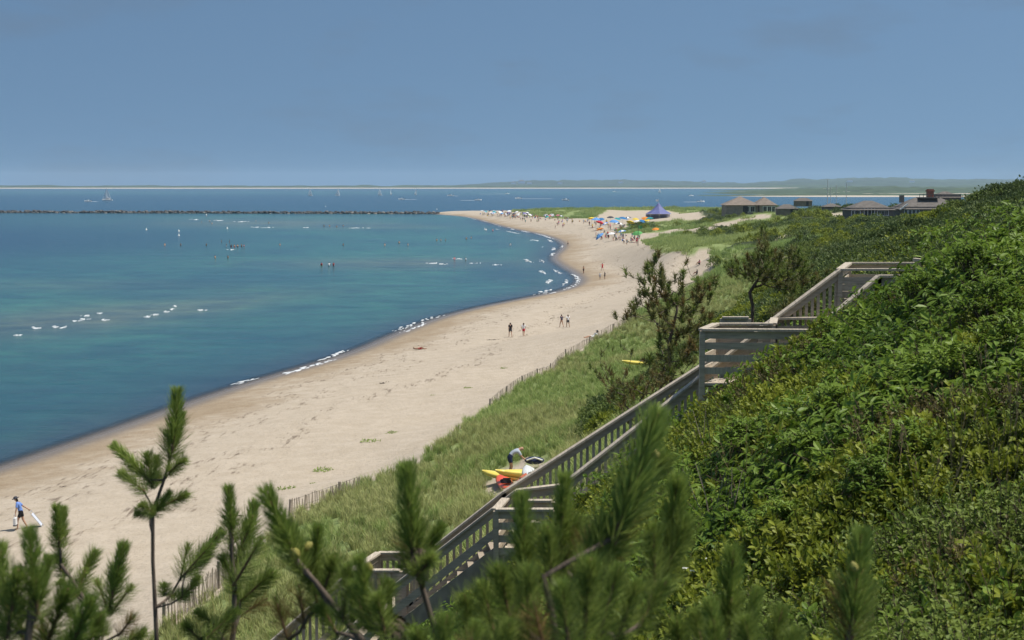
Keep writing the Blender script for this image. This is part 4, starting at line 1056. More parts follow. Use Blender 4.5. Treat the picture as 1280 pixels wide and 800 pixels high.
mid_pine('windswept_pine', 'neat windswept pine with forked trunk standing above the upper landing', [(940, 406), (941, 382), (937, 366), (950, 345), (956, 322)], 39,
    [(904, 334), (920, 322), (944, 318), (950, 290), (956, 286), (962, 312), (985, 312), (1000, 300), (1014, 330), (1030, 345), (1010, 362), (975, 366), (960, 352), (930, 346), (912, 346)], 170, .22, .65, .0058, 'pines behind the stairway', .12,
    [(953, 284), (908, 330), (1022, 316), (1000, 296), (1034, 340)], seed=13)
mid_pine('scrub_pine', 'low dark pine bush tucked against the upper flight of steps', [(1000, 398), (996, 385)], 37,
    [(960, 395), (975, 378), (1000, 372), (1030, 380), (1036, 398)], 40, .28, .6, .007, 'pines behind the stairway', .1, seed=17)

# ================================================================== PEOPLE
M_SKIN = mat('skin', (0.46, 0.27, 0.18), 0.6, 0.12, 12); M_SKIN2 = mat('tanned_skin', (0.34, 0.19, 0.12), 0.6, 0.12, 12)
M_HAIR = mat('dark_hair', (0.035, 0.022, 0.015), 0.6, 0.3, 60); M_HAIRF = mat('fair_hair', (0.30, 0.20, 0.09), 0.6, 0.3, 60); M_GREY = mat('grey_hair', (0.42, 0.40, 0.38), 0.6, 0.2, 60)
_cloth = {}
def cloth(name, col):
    if name not in _cloth: _cloth[name] = mat('cloth_' + name, col, 0.85, 0.12, 25)
    return _cloth[name]
CL = dict(black=(0.015, 0.015, 0.018), white=(0.75, 0.75, 0.75), red=(0.55, 0.03, 0.05), navy=(0.02, 0.03, 0.08), blue=(0.16, 0.27, 0.62), grey=(0.40, 0.44, 0.50), pink=(0.62, 0.22, 0.25), teal=(0.03, 0.28, 0.32), yellow=(0.70, 0.50, 0.04), orange=(0.70, 0.24, 0.03), green=(0.10, 0.32, 0.09), purple=(0.16, 0.11, 0.40), dark=(0.05, 0.05, 0.06))
def joints(pose):
    J = dict(pelvis=(0, 0, .95), spine=(0, 0, 1.13), chest=(0, .01, 1.32), neck=(0, .01, 1.47), head=(0, .03, 1.57), crown=(0, .03, 1.68))
    for n, s in (('l', -1), ('r', 1)):
        J['sho' + n] = (s * .175, .01, 1.40); J['elb' + n] = (s * .235, -.02, 1.13); J['wri' + n] = (s * .25, .06, .90); J['han' + n] = (s * .25, .09, .83)
        J['hip' + n] = (s * .09, 0, .88); J['kne' + n] = (s * .10, .02, .49); J['ank' + n] = (s * .10, -.02, .09); J['toe' + n] = (s * .11, .14, .035)
    J = {k: Vector(v) for k, v in J.items()}
    if pose == 'walk':
        for n, s in (('l', 1), ('r', -1)):
            J['kne' + n] = Vector((J['kne' + n].x, .14 * s + .05, .50)); J['ank' + n] = Vector((J['ank' + n].x, .26 * s - .04, .10 + (.05 if s < 0 else 0))); J['toe' + n] = J['ank' + n] + Vector((0, .15, -.05 if s > 0 else -.09))
            J['elb' + n] = Vector((J['elb' + n].x, -.12 * s, 1.14)); J['wri' + n] = J['elb' + n] + Vector((0, -.06 * s + .10, -.22)); J['han' + n] = J['wri' + n] + Vector((0, .02, -.07))
    elif pose == 'carry':      # leaning walker dragging a chair behind, bag in the other hand
        for k in ('spine', 'chest', 'neck', 'head', 'crown', 'shol', 'shor'):
            J[k].y += (J[k].z - .95) * .30; J[k].z -= (J[k].z - .95) * .05
        for n, s in (('l', 1), ('r', -1)):
            J['kne' + n] = Vector((J['kne' + n].x, .12 * s + .05, .50)); J['ank' + n] = Vector((J['ank' + n].x, .22 * s - .05, .10)); J['toe' + n] = J['ank' + n] + Vector((0, .15, -.06))
        J['elbl'] = Vector((-.25, .18, 1.12)); J['wril'] = Vector((-.27, .24, .88)); J['hanl'] = Vector((-.27, .25, .80))
        J['elbr'] = Vector((.26, -.10, 1.14)); J['wrir'] = Vector((.28, -.30, 1.00)); J['hanr'] = Vector((.28, -.36, .95))
    elif pose == 'bend':       # bent forward at the hips, both arms reaching down
        J.update(spine=Vector((0, .12, 1.08)), chest=Vector((0, .30, 1.16)), neck=Vector((0, .43, 1.22)), head=Vector((0, .53, 1.24)), crown=Vector((0, .63, 1.26)))
        for n, s in (('l', -1), ('r', 1)):
            J['sho' + n] = Vector((s * .175, .36, 1.16)); J['elb' + n] = Vector((s * .20, .50, .92)); J['wri' + n] = Vector((s * .16, .68, .76)); J['han' + n] = Vector((s * .14, .75, .71))
            J['kne' + n] = Vector((s * .11, .08, .48))
    elif pose == 'sit':
        for k in J: J[k].z -= .82
        for n, s in (('l', -1), ('r', 1)):
            J['hip' + n] = Vector((s * .09, .02, .10)); J['kne' + n] = Vector((s * .13, .38, .42)); J['ank' + n] = Vector((s * .12, .62, .08)); J['toe' + n] = Vector((s * .12, .78, .04))
            J['elb' + n] = Vector((s * .25, .14, .36)); J['wri' + n] = Vector((s * .16, .34, .42)); J['han' + n] = Vector((s * .13, .41, .42))
    elif pose == 'lie':
        K = {}
        for k, v in J.items(): K[k] = Vector((v.x, v.z - .85, .12 + v.y * .3))
        K['knel'] = Vector((-.12, -.28, .34)); K['ankl'] = Vector((-.12, -.58, .08)); K['toel'] = Vector((-.12, -.72, .05))
        K['head'].z = .16; K['crown'].z = .17
        J = K
    elif pose == 'recline':
        for k in ('pelvis', 'hipl', 'hipr'): J[k].z = .14
        J.update(spine=Vector((0, -.14, .24)), chest=Vector((0, -.28, .36)), neck=Vector((0, -.38, .46)), head=Vector((0, -.42, .55)), crown=Vector((0, -.45, .65)))
        for n, s in (('l', -1), ('r', 1)):
            J['sho' + n] = Vector((s * .175, -.32, .42)); J['elb' + n] = Vector((s * .27, -.38, .20)); J['wri' + n] = Vector((s * .27, -.20, .07)); J['han' + n] = Vector((s * .27, -.12, .05))
            J['kne' + n] = Vector((s * .11, .42, .22)); J['ank' + n] = Vector((s * .11, .80, .08)); J['toe' + n] = Vector((s * .11, .88, .18))
    return J
EDGES = [('pelvis', 'spine'), ('spine', 'chest'), ('chest', 'neck'), ('neck', 'head'), ('head', 'crown')]
for n in 'lr': EDGES += [('chest', 'sho' + n), ('sho' + n, 'elb' + n), ('elb' + n, 'wri' + n), ('wri' + n, 'han' + n), ('pelvis', 'hip' + n), ('hip' + n, 'kne' + n), ('kne' + n, 'ank' + n), ('ank' + n, 'toe' + n)]
RAD = dict(pelvis=.135, spine=.12, chest=.145, neck=.055, head=.085, crown=.075, sho=.065, elb=.043, wri=.03, han=.036, hip=.092, kne=.06, ank=.04, toe=.036)
def body_mesh(pose, sub):
    J = joints(pose); names = list(J); me = bpy.data.meshes.new('skel')
    me.from_pydata([J[k] for k in names], [(names.index(a), names.index(b)) for a, b in EDGES], [])
    o = bpy.data.objects.new('skel', me); COL.objects.link(o)
    md = o.modifiers.new('skin', 'SKIN'); md.use_smooth_shade = True
    if sub: sd = o.modifiers.new('sub', 'SUBSURF'); sd.levels = sub; sd.render_levels = sub
    for i, k in enumerate(names):
        r = RAD[k] if k in RAD else RAD[k[:3]]; v = me.skin_vertices[0].data[i]; v.radius = (r, r * (.8 if k in ('chest', 'spine', 'pelvis') else 1)); v.use_root = k == 'pelvis'
    dg = bpy.context.evaluated_depsgraph_get(); ev = o.evaluated_get(dg); m2 = bpy.data.meshes.new_from_object(ev)
    bpy.data.objects.remove(o); bpy.data.meshes.remove(me)
    # region of each face: nearest bone
    reg = []
    for f in m2.polygons:
        c = f.center; best = None
        for a, b in EDGES:
            A = J[a]; B = J[b]; v = B - A; t = max(0, min(1, (c - A).dot(v) / v.length_squared)); d = (c - A - v * t).length
            if best is None or d < best[0]: best = (d, a, b, t)
        a, b, t = best[1:]
        if b in ('head', 'crown'): r = 'head'
        elif b == 'neck': r = 'shirt' if t < .35 else 'skin'
        elif b in ('spine', 'chest'): r = 'shirt'
        elif b[:3] == 'sho': r = 'shirt'
        elif b[:3] == 'elb': r = 'sleeve' if t < .65 else 'skin'
        elif b[:3] == 'hip': r = 'shorts'
        elif b[:3] == 'kne': r = 'shorts' if t < .62 else 'skin'
        else: r = 'skin'
        reg.append(r)
    return m2, reg, J
_bm = {}
def body(pose, sub=1):
    if (pose, sub) not in _bm: _bm[(pose, sub)] = body_mesh(pose, sub)
    return _bm[(pose, sub)]
def shell(src, reg, want, off, name, material, cond=None):
    V = {}; vv = []; F = []
    for f, r in zip(src.polygons, reg):
        if r not in want or (cond and not cond(f.center)): continue
        ids = []
        for i in f.vertices:
            if i not in V: V[i] = len(vv); vv.append(src.vertices[i].co + src.vertices[i].normal * off)
            ids.append(V[i])
        F.append(tuple(ids))
    me = mesh(name, vv, F, True); me.materials.append(material); return me
def person(label, pose, loc, rz, top, bottom, hair=M_HAIR, skin=M_SKIN, sc=1.0, group=None, hat=None, sleeves=True):
    src, reg, J = body(pose, 1)
    root = empty('person', loc, rz); root.scale = (sc, sc, sc); tag(root, label, 'person', group)
    me = src.copy(); me.materials.clear(); me.materials.append(skin); me.materials.append(cloth('dark', CL['dark']))
    me.polygons.foreach_set('material_index', [0] * len(me.polygons))
    # fingers, nose, ears, eyes joined into the one body mesh
    bm = bmesh.new(); bm.from_mesh(me)
    ex = MB()
    for n, s in (('l', -1), ('r', 1)):
        h = J['han' + n]; d = (h - J['wri' + n]).normalized(); sd = Vector((0, 1, 0)).cross(d)
        sd = sd.normalized() if sd.length > .2 else Vector((1, 0, 0)); sd2 = d.cross(sd).normalized()
        for k, (o_, l) in enumerate(((-.028, .062), (-.010, .075), (.009, .080), (.027, .070))):
            b = h + sd2 * o_; ex.tube([b, b + d * l * .55, b + d * l * .85 + sd * .02 * -s], [.010, .009, .006], 5)
        b = h - d * .02 + sd2 * .03; ex.tube([b, b + sd2 * .028 + d * .025, b + sd2 * .03 + d * .055], [.011, .010, .007], 5)
    hd = J['head']; up = (J['crown'] - hd).normalized(); fw = Vector((0, 1, 0)) if pose not in ('bend', 'lie') else (Vector((0, .2, -1)).normalized() if pose == 'bend' else Vector((0, 0, 1)))
    fw = (fw - up * fw.dot(up)).normalized(); rt = fw.cross(up).normalized(); hc = hd + up * .035
    ex.ball(hc + fw * .092 - up * .012, .014, 6, 0, (1, 1, 1.4))
    for s in (-1, 1):
        ex.ball(hc + rt * s * .085 - up * .005, .02, 6, 0, (.6, 1, 1.2)); ex.ball(hc + rt * s * .032 + fw * .080 + up * .015, .010, 6, 1)
    ex.ball(hc + fw * .080 - up * .05, .012, 6, 1, (1.8, .6, .5))
    tmp = ex.me('tmp', [skin]); bm.from_mesh(tmp); bpy.data.meshes.remove(tmp)
    bm.to_mesh(me); bm.free()
    nb = len(src.polygons); mi = [0] * nb + ex.M; me.polygons.foreach_set('material_index', mi)
    me.polygons.foreach_set('use_smooth', [True] * len(me.polygons))
    link('body', me, root)
    if top: link('shirt', shell(src, reg, ('shirt', 'sleeve') if sleeves else ('shirt',), .014, 'shirt', cloth(top, CL[top])), root)
    if bottom: link('shorts', shell(src, reg, ('shorts',), .018, 'shorts', cloth(bottom, CL[bottom])), root)
    if hair: link('hair', shell(src, reg, ('head',), .016, 'hair', hair, lambda c: (c - hc).dot(up) > .03 or (c - hc).dot(fw) < -.015), root)
    if hat:
        mb = MB(); q = hc + up * .06
        mb.lathe([(.19, -.006), (.19, .006), (.10, .012), (.095, .075), (.05, .095), (.003, .10)], 14)
        hm = mb.build('hat', cloth(hat, CL[hat]), root, True, q); hm.rotation_mode = 'QUATERNION'; hm.rotation_quaternion = up.to_track_quat('Z', 'Y')
    return root
# walker with bag, dragging a folded chair
w = hit(27, 662)
person('bent walker in blue shirt, dark shorts and brimmed hat carrying bags over open sand', 'carry', w, math.radians(100), 'blue', 'black', M_HAIR, M_SKIN, 1.03, None, 'dark')
Rw = Matrix.Rotation(math.radians(100), 4, 'Z')
def wl_(v): return w + (Rw @ Vector(v)) * 1.03
mb = MB(); mb.box(0, 0, -.28, .13, .30, .36, 0); mb.tube([(0, -.1, -.1), (0, -.06, .12), (0, .06, .12), (0, .1, -.1)], .012, 5, 0)
mb.box(0, 0, -.49, .14, .31, .06, 1)
tag(mb.build('tote_bag', [cloth('white', CL['white']), cloth('dark', CL['dark'])], None, False, wl_((-.27, .25, .78))), 'white tote bag with dark base hanging from the hand of the blue-shirted walker', 'bag')
ch = empty('folded_beach_chair', wl_((.28, -1.05, 0))); tag(ch, 'pale folded beach chair dragged behind the blue-shirted walker', 'beach chair')
a_ = wl_((.28, -.36, .93)) - ch.location; b_ = wl_((.28, -1.0, .06)) - ch.location; sdv = (Rw @ Vector((1, 0, 0))) * .24
mb = MB()
for s in (-1, 1): mb.tube([a_ * .92 + sdv * s, b_ + sdv * s], .016, 6)
mb.tube([b_ - sdv, b_ + sdv], .016, 6); mb.tube([a_ * .92 - sdv, a_ * .92 + sdv], .016, 6); mb.build('frame', mat('aluminium_tube', (.6, .6, .62), .35, .1, 10, metallic=.7), ch)
MB().add([a_ * .8 + b_ * .1 - sdv, a_ * .8 + b_ * .1 + sdv, b_ + (a_ - b_) * .08 + sdv, b_ + (a_ - b_) * .08 - sdv], [(0, 1, 2, 3)]).build('seat_cloth', cloth('palegrey', (.55, .58, .66)), ch)
def on(px, py): return hit(px, py)
person('walker in black shirt and dark shorts on the sand beside a companion in red shorts', 'walk', on(638, 421.5), math.radians(15), 'black', 'dark', M_HAIR, M_SKIN, 1.04)
person('walker in white shirt and bright red shorts', 'walk', on(654.5, 420.5), math.radians(-10), 'white', 'red', M_HAIR, M_SKIN, .98)
person('walker in navy top and bare legs beside a companion in white', 'walk', on(702, 409.5), math.radians(40), 'navy', None, M_HAIR, M_SKIN, 1.0)
person('walker in white shirt and black shorts', 'walk', on(710, 409.5), math.radians(20), 'white', 'black', M_HAIR, M_SKIN2, 1.0)
kz = hit(637, 596)
person('bald man in grey shirt and navy shorts bending over the yellow kayaks', 'bend', kz, math.radians(-80), 'grey', 'navy', None, M_SKIN, 1.05)
person('sunbather lying on the sand alone near the water edge', 'lie', on(525, 437), math.radians(75), None, 'red', M_HAIR, M_SKIN2)
person('reclining beachgoer in white with a dark hat against the long dune fence', 'recline', on(741, 423), math.radians(110), 'white', 'white', M_HAIR, M_SKIN, 1.1, None, 'black')
person('sitter in dark clothes in the bare sand hollow under the dune, lower of two', 'sit', on(871.5, 343), math.radians(100), 'dark', 'dark', M_HAIR, M_SKIN2)
person('sitter higher up in the bare sand hollow under the dune', 'sit', on(874.5, 331), math.radians(120), 'pink', 'dark', M_HAIR, M_SKIN2)
person('dark-clad person standing in the swash', 'stand', on(729.5, 342), math.radians(50), None, 'black', M_HAIR, M_SKIN2)
person('bather in red walking down the sand above three others', 'walk', on(753, 338.5), math.radians(30), 'red', 'red', M_HAIR, M_SKIN)
person('child in pale clothes standing on the wet sand below a dark companion', 'stand', on(750, 349.5), 0, 'white', 'grey', M_HAIRF, M_SKIN, .85)
person('child in dark swimsuit on the wet sand beside the pale-clad child', 'stand', on(756, 349), math.radians(60), 'dark', 'dark', M_HAIR, M_SKIN2, .9)
person('bather in black trunks at the foam line', 'walk', on(710, 307.5), math.radians(60), None, 'black', M_HAIR, M_SKIN, 1.0)
person('green-flagged post keeper in red standing by the dune end', 'stand', on(796, 305), 0, 'red', 'red', M_HAIR, M_SKIN)
# small people share a few light meshes
_pm = {}
def small_mesh(pose, top, bottom, hair, skin):
    key = (pose, top, bottom, hair.name, skin.name)
    if key in _pm: return _pm[key]
    src, reg, J = body(pose, 0)
    me = src.copy(); me.materials.clear()
    hc = J['head']
    for m_ in (skin, cloth(top, CL[top]) if top else skin, cloth(bottom, CL[bottom]) if bottom else skin, hair): me.materials.append(m_)
    ix = []
    for f, r in zip(src.polygons, reg):
        ix.append(1 if r in ('shirt', 'sleeve') else 2 if r == 'shorts' else 3 if (r == 'head' and (f.center.z > hc.z + .04)) else 0)
    me.polygons.foreach_set('material_index', ix); _pm[key] = me; return me
def small_person(p, pose, top, bottom, rz, label, group, sc=1.0, hair=M_HAIR, skin=M_SKIN):
    o = bpy.data.objects.new('person', small_mesh(pose, top, bottom, hair, skin)); COL.objects.link(o)
    o.location = p; o.rotation_euler = (0, 0, rz); o.scale = (sc,) * 3
    tag(o, label, 'person', group); return o
tops = ['white', 'pink', 'red', 'navy', 'blue', 'teal', None, None, 'grey', 'yellow', 'black']; bots = ['navy', 'red', 'blue', 'black', 'white', 'green', 'teal']
random.seed(77)
def crowd(n, poly, label, group, poses=('stand', 'sit', 'walk')):
    P = np.array(poly, float); x0, y0 = P.min(0); x1, y1 = P.max(0); k = 0
    while k < n:
        px = random.uniform(x0, x1); py = random.uniform(y0, y1)
        if not inside(P, np.array([px]), np.array([py]))[0]: continue
        p = hit(px, py)
        if p.z < .25 or p.y > 960: k += 0.2; continue
        po, to, bo = random.choice(poses), random.choice(tops), random.choice(bots)
        small_person(p, po, to, bo, random.uniform(0, 6.28), 'small %s figure in %s and %s shorts %s' % ({'stand': 'standing', 'sit': 'seated', 'walk': 'walking'}[po], to + ' top' if to else 'bare chest', bo, label), group, random.uniform(.85, 1.05), random.choice((M_HAIR, M_HAIRF)), random.choice((M_SKIN, M_SKIN2))); k += 1
crowd(74, [(598, 268), (636, 265), (655, 268), (664, 272), (652, 274), (625, 271), (604, 270.5)], 'in the far crowd by the jetty', 'far crowd near the jetty')
crowd(34, [(664, 270.5), (702, 274), (718, 277), (716, 280), (690, 276), (664, 274)], 'strung along the far dune', 'people strung along the far dune')
crowd(36, [(722, 276), (742, 275), (800, 281), (760, 289), (738, 286), (728, 280)], 'among the bright umbrellas', 'people among the umbrellas')
crowd(34, [(740, 291), (772, 290), (800, 297), (806, 303), (786, 306), (772, 304), (752, 302), (742, 297)], 'below the grass tongue', 'people below the grass tongue')
crowd(14, [(575, 270.5), (600, 271), (640, 275), (690, 286), (716, 286), (700, 281), (640, 273)], 'on the far wet sand', 'people walking the far wet sand', ('stand', 'walk'))
# bathers standing in the sea
random.seed(5)
def bather(px, py, depth, label, group, top=None, sc=1.0):
    p = On(px, py, 0); small_person((p.x, p.y, -depth), random.choice(('stand', 'walk')), top, random.choice(bots), random.uniform(0, 6.28), label, group, sc, M_HAIR, random.choice((M_SKIN, M_SKIN2)))
for px, t in ((402, 'red'), (411.5, 'white'), (417, 'red')):
    bather(px, 333, .75, 'bather in %s wading in the trio nearest the pale sandbar' % t, 'three waders by the sandbar', t)
for px, py in ((283, 308), (289, 309), (293, 309), (297, 309), (302, 308.5), (305, 309), (277, 303), (287, 303)): bather(px, py, .8, 'bather in the tight group standing on the outer sandbar', 'group on the outer sandbar', random.choice((None, None, 'pink', 'dark')))
for px, py in ((206, 307), (226, 307), (258, 307), (269, 323), (285, 323)): bather(px, py, .9, 'lone bather standing deep to the open-water side of the sandbar group', 'scattered bathers at the outer bar')
for px, py in ((252, 278), (262, 277), (265, 280), (258, 271), (405, 283), (412, 283), (421, 284), (429, 283), (320, 277), (336, 279)): bather(px, py, .9, 'tiny bather on the shallows just inside the jetty', 'bathers inside the jetty')
for px, py in ((546, 301), (551, 301), (557, 301), (481, 307), (499, 304), (510, 307), (350, 307), (429, 307), (583, 299), (589, 298)): bather(px, py, .95, 'tiny swimmer with head and shoulders showing in the middle of the bay', 'swimmers in the middle bay')
for px, py in ((638, 307), (616, 289), (608, 288), (582, 326), (568, 325)): bather(px, py, .85, 'bather in the calm bay off the curved beach', 'bathers off the curved beach', random.choice(('pink', 'white')))

# ================================================================== BEACH UMBRELLAS, MATS, TENT, FLAGS
M_POLE = mat('white_pole', (.6, .6, .58), .5, .1, 8)
_um = {}
def umbrella(p, col, label, group, sc=1.0, tilt=(0, 0)):
    if col not in _um:
        a = MB().tube([(0, 0, -.3), (0, 0, 2.15)], .025, 6).me('pole', M_POLE)
        mb = MB(); n = 8; V = [(0, 0, 2.2)]
        for r, z in ((.55, 2.08), (1.05, 1.78)):
            for j in range(16):
                t = 2 * math.pi * j / 16; k = 1 if j % 2 == 0 else .95; V.append((r * k * math.cos(t), r * k * math.sin(t), z - (0 if j % 2 == 0 else .03)))
        F = [(0, 1 + j, 1 + (j + 1) % 16) for j in range(16)] + [(1 + j, 17 + j, 17 + (j + 1) % 16, 1 + (j + 1) % 16) for j in range(16)]
        mb.add(V, F); mb.M = [0] * 32
        if '/' in col:
            c1, c2 = col.split('/'); mb.M = [((j // 2) % 2) for j in range(16)] * 2; ms_ = [cloth(c1, CL[c1]), cloth(c2, CL[c2])]
        else: ms_ = [cloth(col, CL[col])]
        b = mb.me('canopy', ms_); _um[col] = (a, b)
    o0 = empty('beach_umbrella', p, random.uniform(0, 6.28)); o0.scale = (sc,) * 3; o0.rotation_euler.x = tilt[0]; o0.rotation_euler.y = tilt[1]
    tag(o0, label, 'umbrella', group)
    for nm, me in zip(('pole', 'canopy'), _um[col]):
        o = bpy.data.objects.new(nm, me); COL.objects.link(o); o.parent = o0
random.seed(31)
CL['skyblue'] = (.12, .30, .62); CL['seablue'] = (.03, .16, .36)
for px, py, col, sc in ((739, 282, 'yellow', 1.3), (745, 284, 'skyblue', 1.4), (747, 288, 'red', 1.4), (752, 282, 'seablue', 1.2), (763, 280, 'dark', 1.2), (767, 287, 'skyblue', 1.4), (770, 281, 'teal', 1.1), (777, 284, 'seablue', 1.5), (786, 281, 'navy/white', 1.2), (786, 287, 'yellow', 1.3), (794, 282, 'yellow', 1.1),
                        (797, 284, 'white', 1.0), (801, 284, 'seablue', 1.1), (806, 282, 'orange', 1.3), (809, 283, 'yellow', 1.0), (813, 283, 'teal', 1.3), (752, 295, 'orange', 1.1), (757, 304, 'skyblue', 1.3), (765, 301, 'white', 1.0), (779, 299, 'skyblue/white', 1.1), (760, 287, 'blue/white', 1.1), (773, 289, 'navy/white', 1.2), (798, 302, 'green', 1.2), (820, 294, 'orange', .9)):
    lab = ('%s beach umbrella in the bright row between sand and blue tent' if py < 291 else '%s beach umbrella in the nearer cluster below the grass tongue') % col.replace('/', ' and ')
    umbrella(hit(px, py), col, lab, 'beach umbrellas', sc * 1.2, (random.gauss(.1, .2), random.gauss(0, .2)))
for i in range(26):
    px = random.uniform(602, 662); py = 266.3 + (px - 602) * .06 + random.uniform(0, 3.5); p = hit(px, py)
    if p.z < .4 or p.y > 950: continue
    c_ = random.choice(('white', 'skyblue', 'navy', 'blue/white', 'white', 'white', 'purple', 'teal'))
    umbrella(p, c_, '%s umbrella in the far crowd where the beach meets the jetty' % c_.replace('/', ' and '), 'far umbrellas', random.uniform(.9, 1.3), (random.gauss(0, .25), random.gauss(0, .25)))
for i in range(8):
    px = random.uniform(680, 702); p = hit(px, random.uniform(272.5, 276))
    c_ = random.choice(('white', 'teal', 'navy/white', 'pink')); umbrella(p, c_, '%s umbrella among the loose string of people along the far dune' % c_.replace('/', ' and '), 'far umbrellas', 1.1, (random.gauss(0, .25), random.gauss(0, .25)))
random.seed(14)
def lounge(p, rz, col, label, group):
    if ('chair', col) not in _um:
        _um[('chair', col)] = (MB().box(0, 0, .22, .55, .5, .05).me('seat', cloth(col, CL[col])), MB().add([(-.27, -.24, .22), (.27, -.24, .22), (.27, -.55, .85), (-.27, -.55, .85), (-.27, -.28, .22), (.27, -.28, .22), (.27, -.59, .85), (-.27, -.59, .85)], [(0, 1, 2, 3), (7, 6, 5, 4), (0, 4, 5, 1), (3, 2, 6, 7), (0, 3, 7, 4), (1, 5, 6, 2)]).me('backrest', cloth(col, CL[col])),
            MB().tube([(-.28, .26, 0), (-.28, -.2, .25), (-.28, -.3, 0)], .015, 5).tube([(.28, .26, 0), (.28, -.2, .25), (.28, -.3, 0)], .015, 5).me('leg_frame', M_POLE))
    o0 = empty('beach_chair', p, rz); tag(o0, label, 'beach chair', group)
    for nm, me in zip(('seat', 'backrest', 'leg_frame'), _um[('chair', col)]):
        o = bpy.data.objects.new(nm, me); COL.objects.link(o); o.parent = o0
for i in range(30):
    px, py = (random.uniform(742, 800), random.uniform(291, 305)) if i < 16 else (random.uniform(742, 800), random.uniform(279, 289))
    if i < 16: py = 290 + (px - 742) * .15 + random.uniform(0, 7)
    c_ = random.choice(('white', 'blue', 'red', 'pink', 'teal', 'grey', 'navy')); lounge(hit(px, py), random.uniform(0, 6.28), c_, '%s low beach chair %s' % (c_, 'in the nearer cluster below the grass tongue' if i < 16 else 'among the bright umbrellas by the blue tent'), 'low beach chairs')
# big tent
tp = hit(823, 272.5)
tent = empty('peaked_tent', tp); tent.scale = (.74, .74, .74); tag(tent, 'large violet-blue peaked event tent with a small flag on top', 'tent')
mb = MB(); n = 24; prof = [(7.0, 2.4), (5.6, 3.2), (3.6, 4.4), (1.7, 6.2), (.5, 7.9), (.08, 8.3)]
V = []; F = []
for i, (r, z) in enumerate(prof):
    for j in range(n):
        t = 2 * math.pi * j / n; k = 1 - (.07 if j % 3 else 0) * (1 if i < 3 else .4); V.append((r * k * math.cos(t), r * k * math.sin(t), z - (.12 if j % 3 and i == 0 else 0)))
for i in range(len(prof) - 1):
    for j in range(n): F.append((i * n + j, i * n + (j + 1) % n, (i + 1) * n + (j + 1) % n, (i + 1) * n + j))
mb.add(V, F).build('canopy', mat('tent_cloth', (.125, .135, .31), .6, .1, .5), tent)
mb = MB()
for j in range(0, n, 3): t = 2 * math.pi * j / n; MB().tube([(6.9 * math.cos(t), 6.9 * math.sin(t), -.3), (6.9 * math.cos(t), 6.9 * math.sin(t), 2.4)], .07, 6).build('pole', M_POLE, tent)
MB().tube([(0, 0, -.3), (0, 0, 10.2)], .08, 6).build('mast', M_POLE, tent)
MB().add([(0, 0, 10.1), (-.6, .1, 9.95), (-1.5, 0, 10.05), (-1.5, 0, 9.1), (-.6, .1, 9.0), (0, 0, 9.2)], [(0, 1, 4, 5), (1, 2, 3, 4)]).build('flag', cloth('white', CL['white']), tent)
MB().box(0, 0, 1.1, 13.2, .12, 1.9).build('side_curtain', mat('tent_curtain', (.35, .33, .42), .8, .2, .6), tent, False, (0, 3.5, 0))
# green flag on a post
gp = hit(797.5, 307); fl = empty('flag_post', gp); tag(fl, 'thin dark post with a green flag at the end of the grass tongue', 'flag')
MB().tube([(0, 0, -.3), (0, 0, 5.0)], .07, 6).build('post', cloth('dark', CL['dark']), fl)
MB().add([(0, 0, 4.9), (.5, .1, 4.8), (1.0, 0, 4.85), (1.0, 0, 4.1), (.5, .1, 4.0), (0, 0, 4.15)], [(0, 1, 4, 5), (1, 2, 3, 4)]).build('flag', cloth('green', CL['green']), fl)

# ================================================================== KAYAKS
def kayak(p, rz, col, cname, label, L_=3.6, W=.75, roll=0.0, group='kayaks left on the dune'):
    o0 = empty('kayak', p, rz); o0.rotation_euler.y = roll; tag(o0, label, 'kayak', group)
    ns, nr = 17, 12; V = []; F = []
    for i in range(ns):
        t = i / (ns - 1) * 2 - 1; w = (1 - abs(t) ** 2.4) ** .75 * W / 2 + .012; hh = .17 + .10 * t * t; zc = .17 + .12 * abs(t) ** 3
        for j in range(nr):
            a = 2 * math.pi * j / nr; x = w * math.cos(a); z = zc + math.sin(a) * (hh if math.sin(a) < 0 else hh * .62) * (1 - abs(t) ** 4 * .8)
            V.append((x, t * L_ / 2, z))
    for i in range(ns - 1):
        for j in range(nr): F.append((i * nr + j, i * nr + (j + 1) % nr, (i + 1) * nr + (j + 1) % nr, (i + 1) * nr + j))
    F += [tuple(range(nr)), tuple((ns - 1) * nr + j for j in range(nr - 1, -1, -1))]
    me = mesh('hull', V, F, True); me.materials.append(mat('kayak_' + cname, col, .35, .06, 2, spec=.5)); link('hull', me, o0)
    MB().lathe([(.30, 0), (.32, .05), (.29, .06)], 16, (0, -.05, .262), 0, .8, 1.35).build('cockpit_rim', cloth('dark', CL['dark']), o0, True)
    MB().lathe([(.275, .0), (.26, .012)], 16, (0, -.05, .322), 0, .8, 1.35).build('cockpit_opening', cloth('black', CL['black']), o0)
    MB().lathe([(.16, 0), (.16, .03), (.13, .035)], 12, (0, -1.05, .275)).build('hatch_cover', cloth('dark', CL['dark']), o0)
    MB().box(0, -.42, .40, .34, .05, .22).build('seat_back', cloth('dark', CL['dark']), o0)
    return o0
ORG = (.72, .09, .03); YEL = (.78, .62, .12)
kayak(hit(632, 609), math.radians(8), ORG, 'orange', 'bright orange kayak lying end-on in front of the bending man')
kayak(hit(656, 611), math.radians(-6), ORG, 'orange', 'bright orange kayak partly hidden behind the stair balusters')
kayak(hit(641, 600), math.radians(62), YEL, 'yellow', 'yellow kayak at the feet of the bending man', 3.2)
kayak(hit(664, 598), math.radians(75), YEL, 'yellow', 'yellow kayak heaped with gear beyond the two orange kayaks', 3.3)
kayak(hit(674, 594), math.radians(105), YEL, 'yellow', 'rearmost yellow kayak beside the heaped one')
kayak(hit(668, 602), math.radians(10), (.72, .72, .70), 'white', 'white kayak between the orange and yellow kayaks', 3.4)
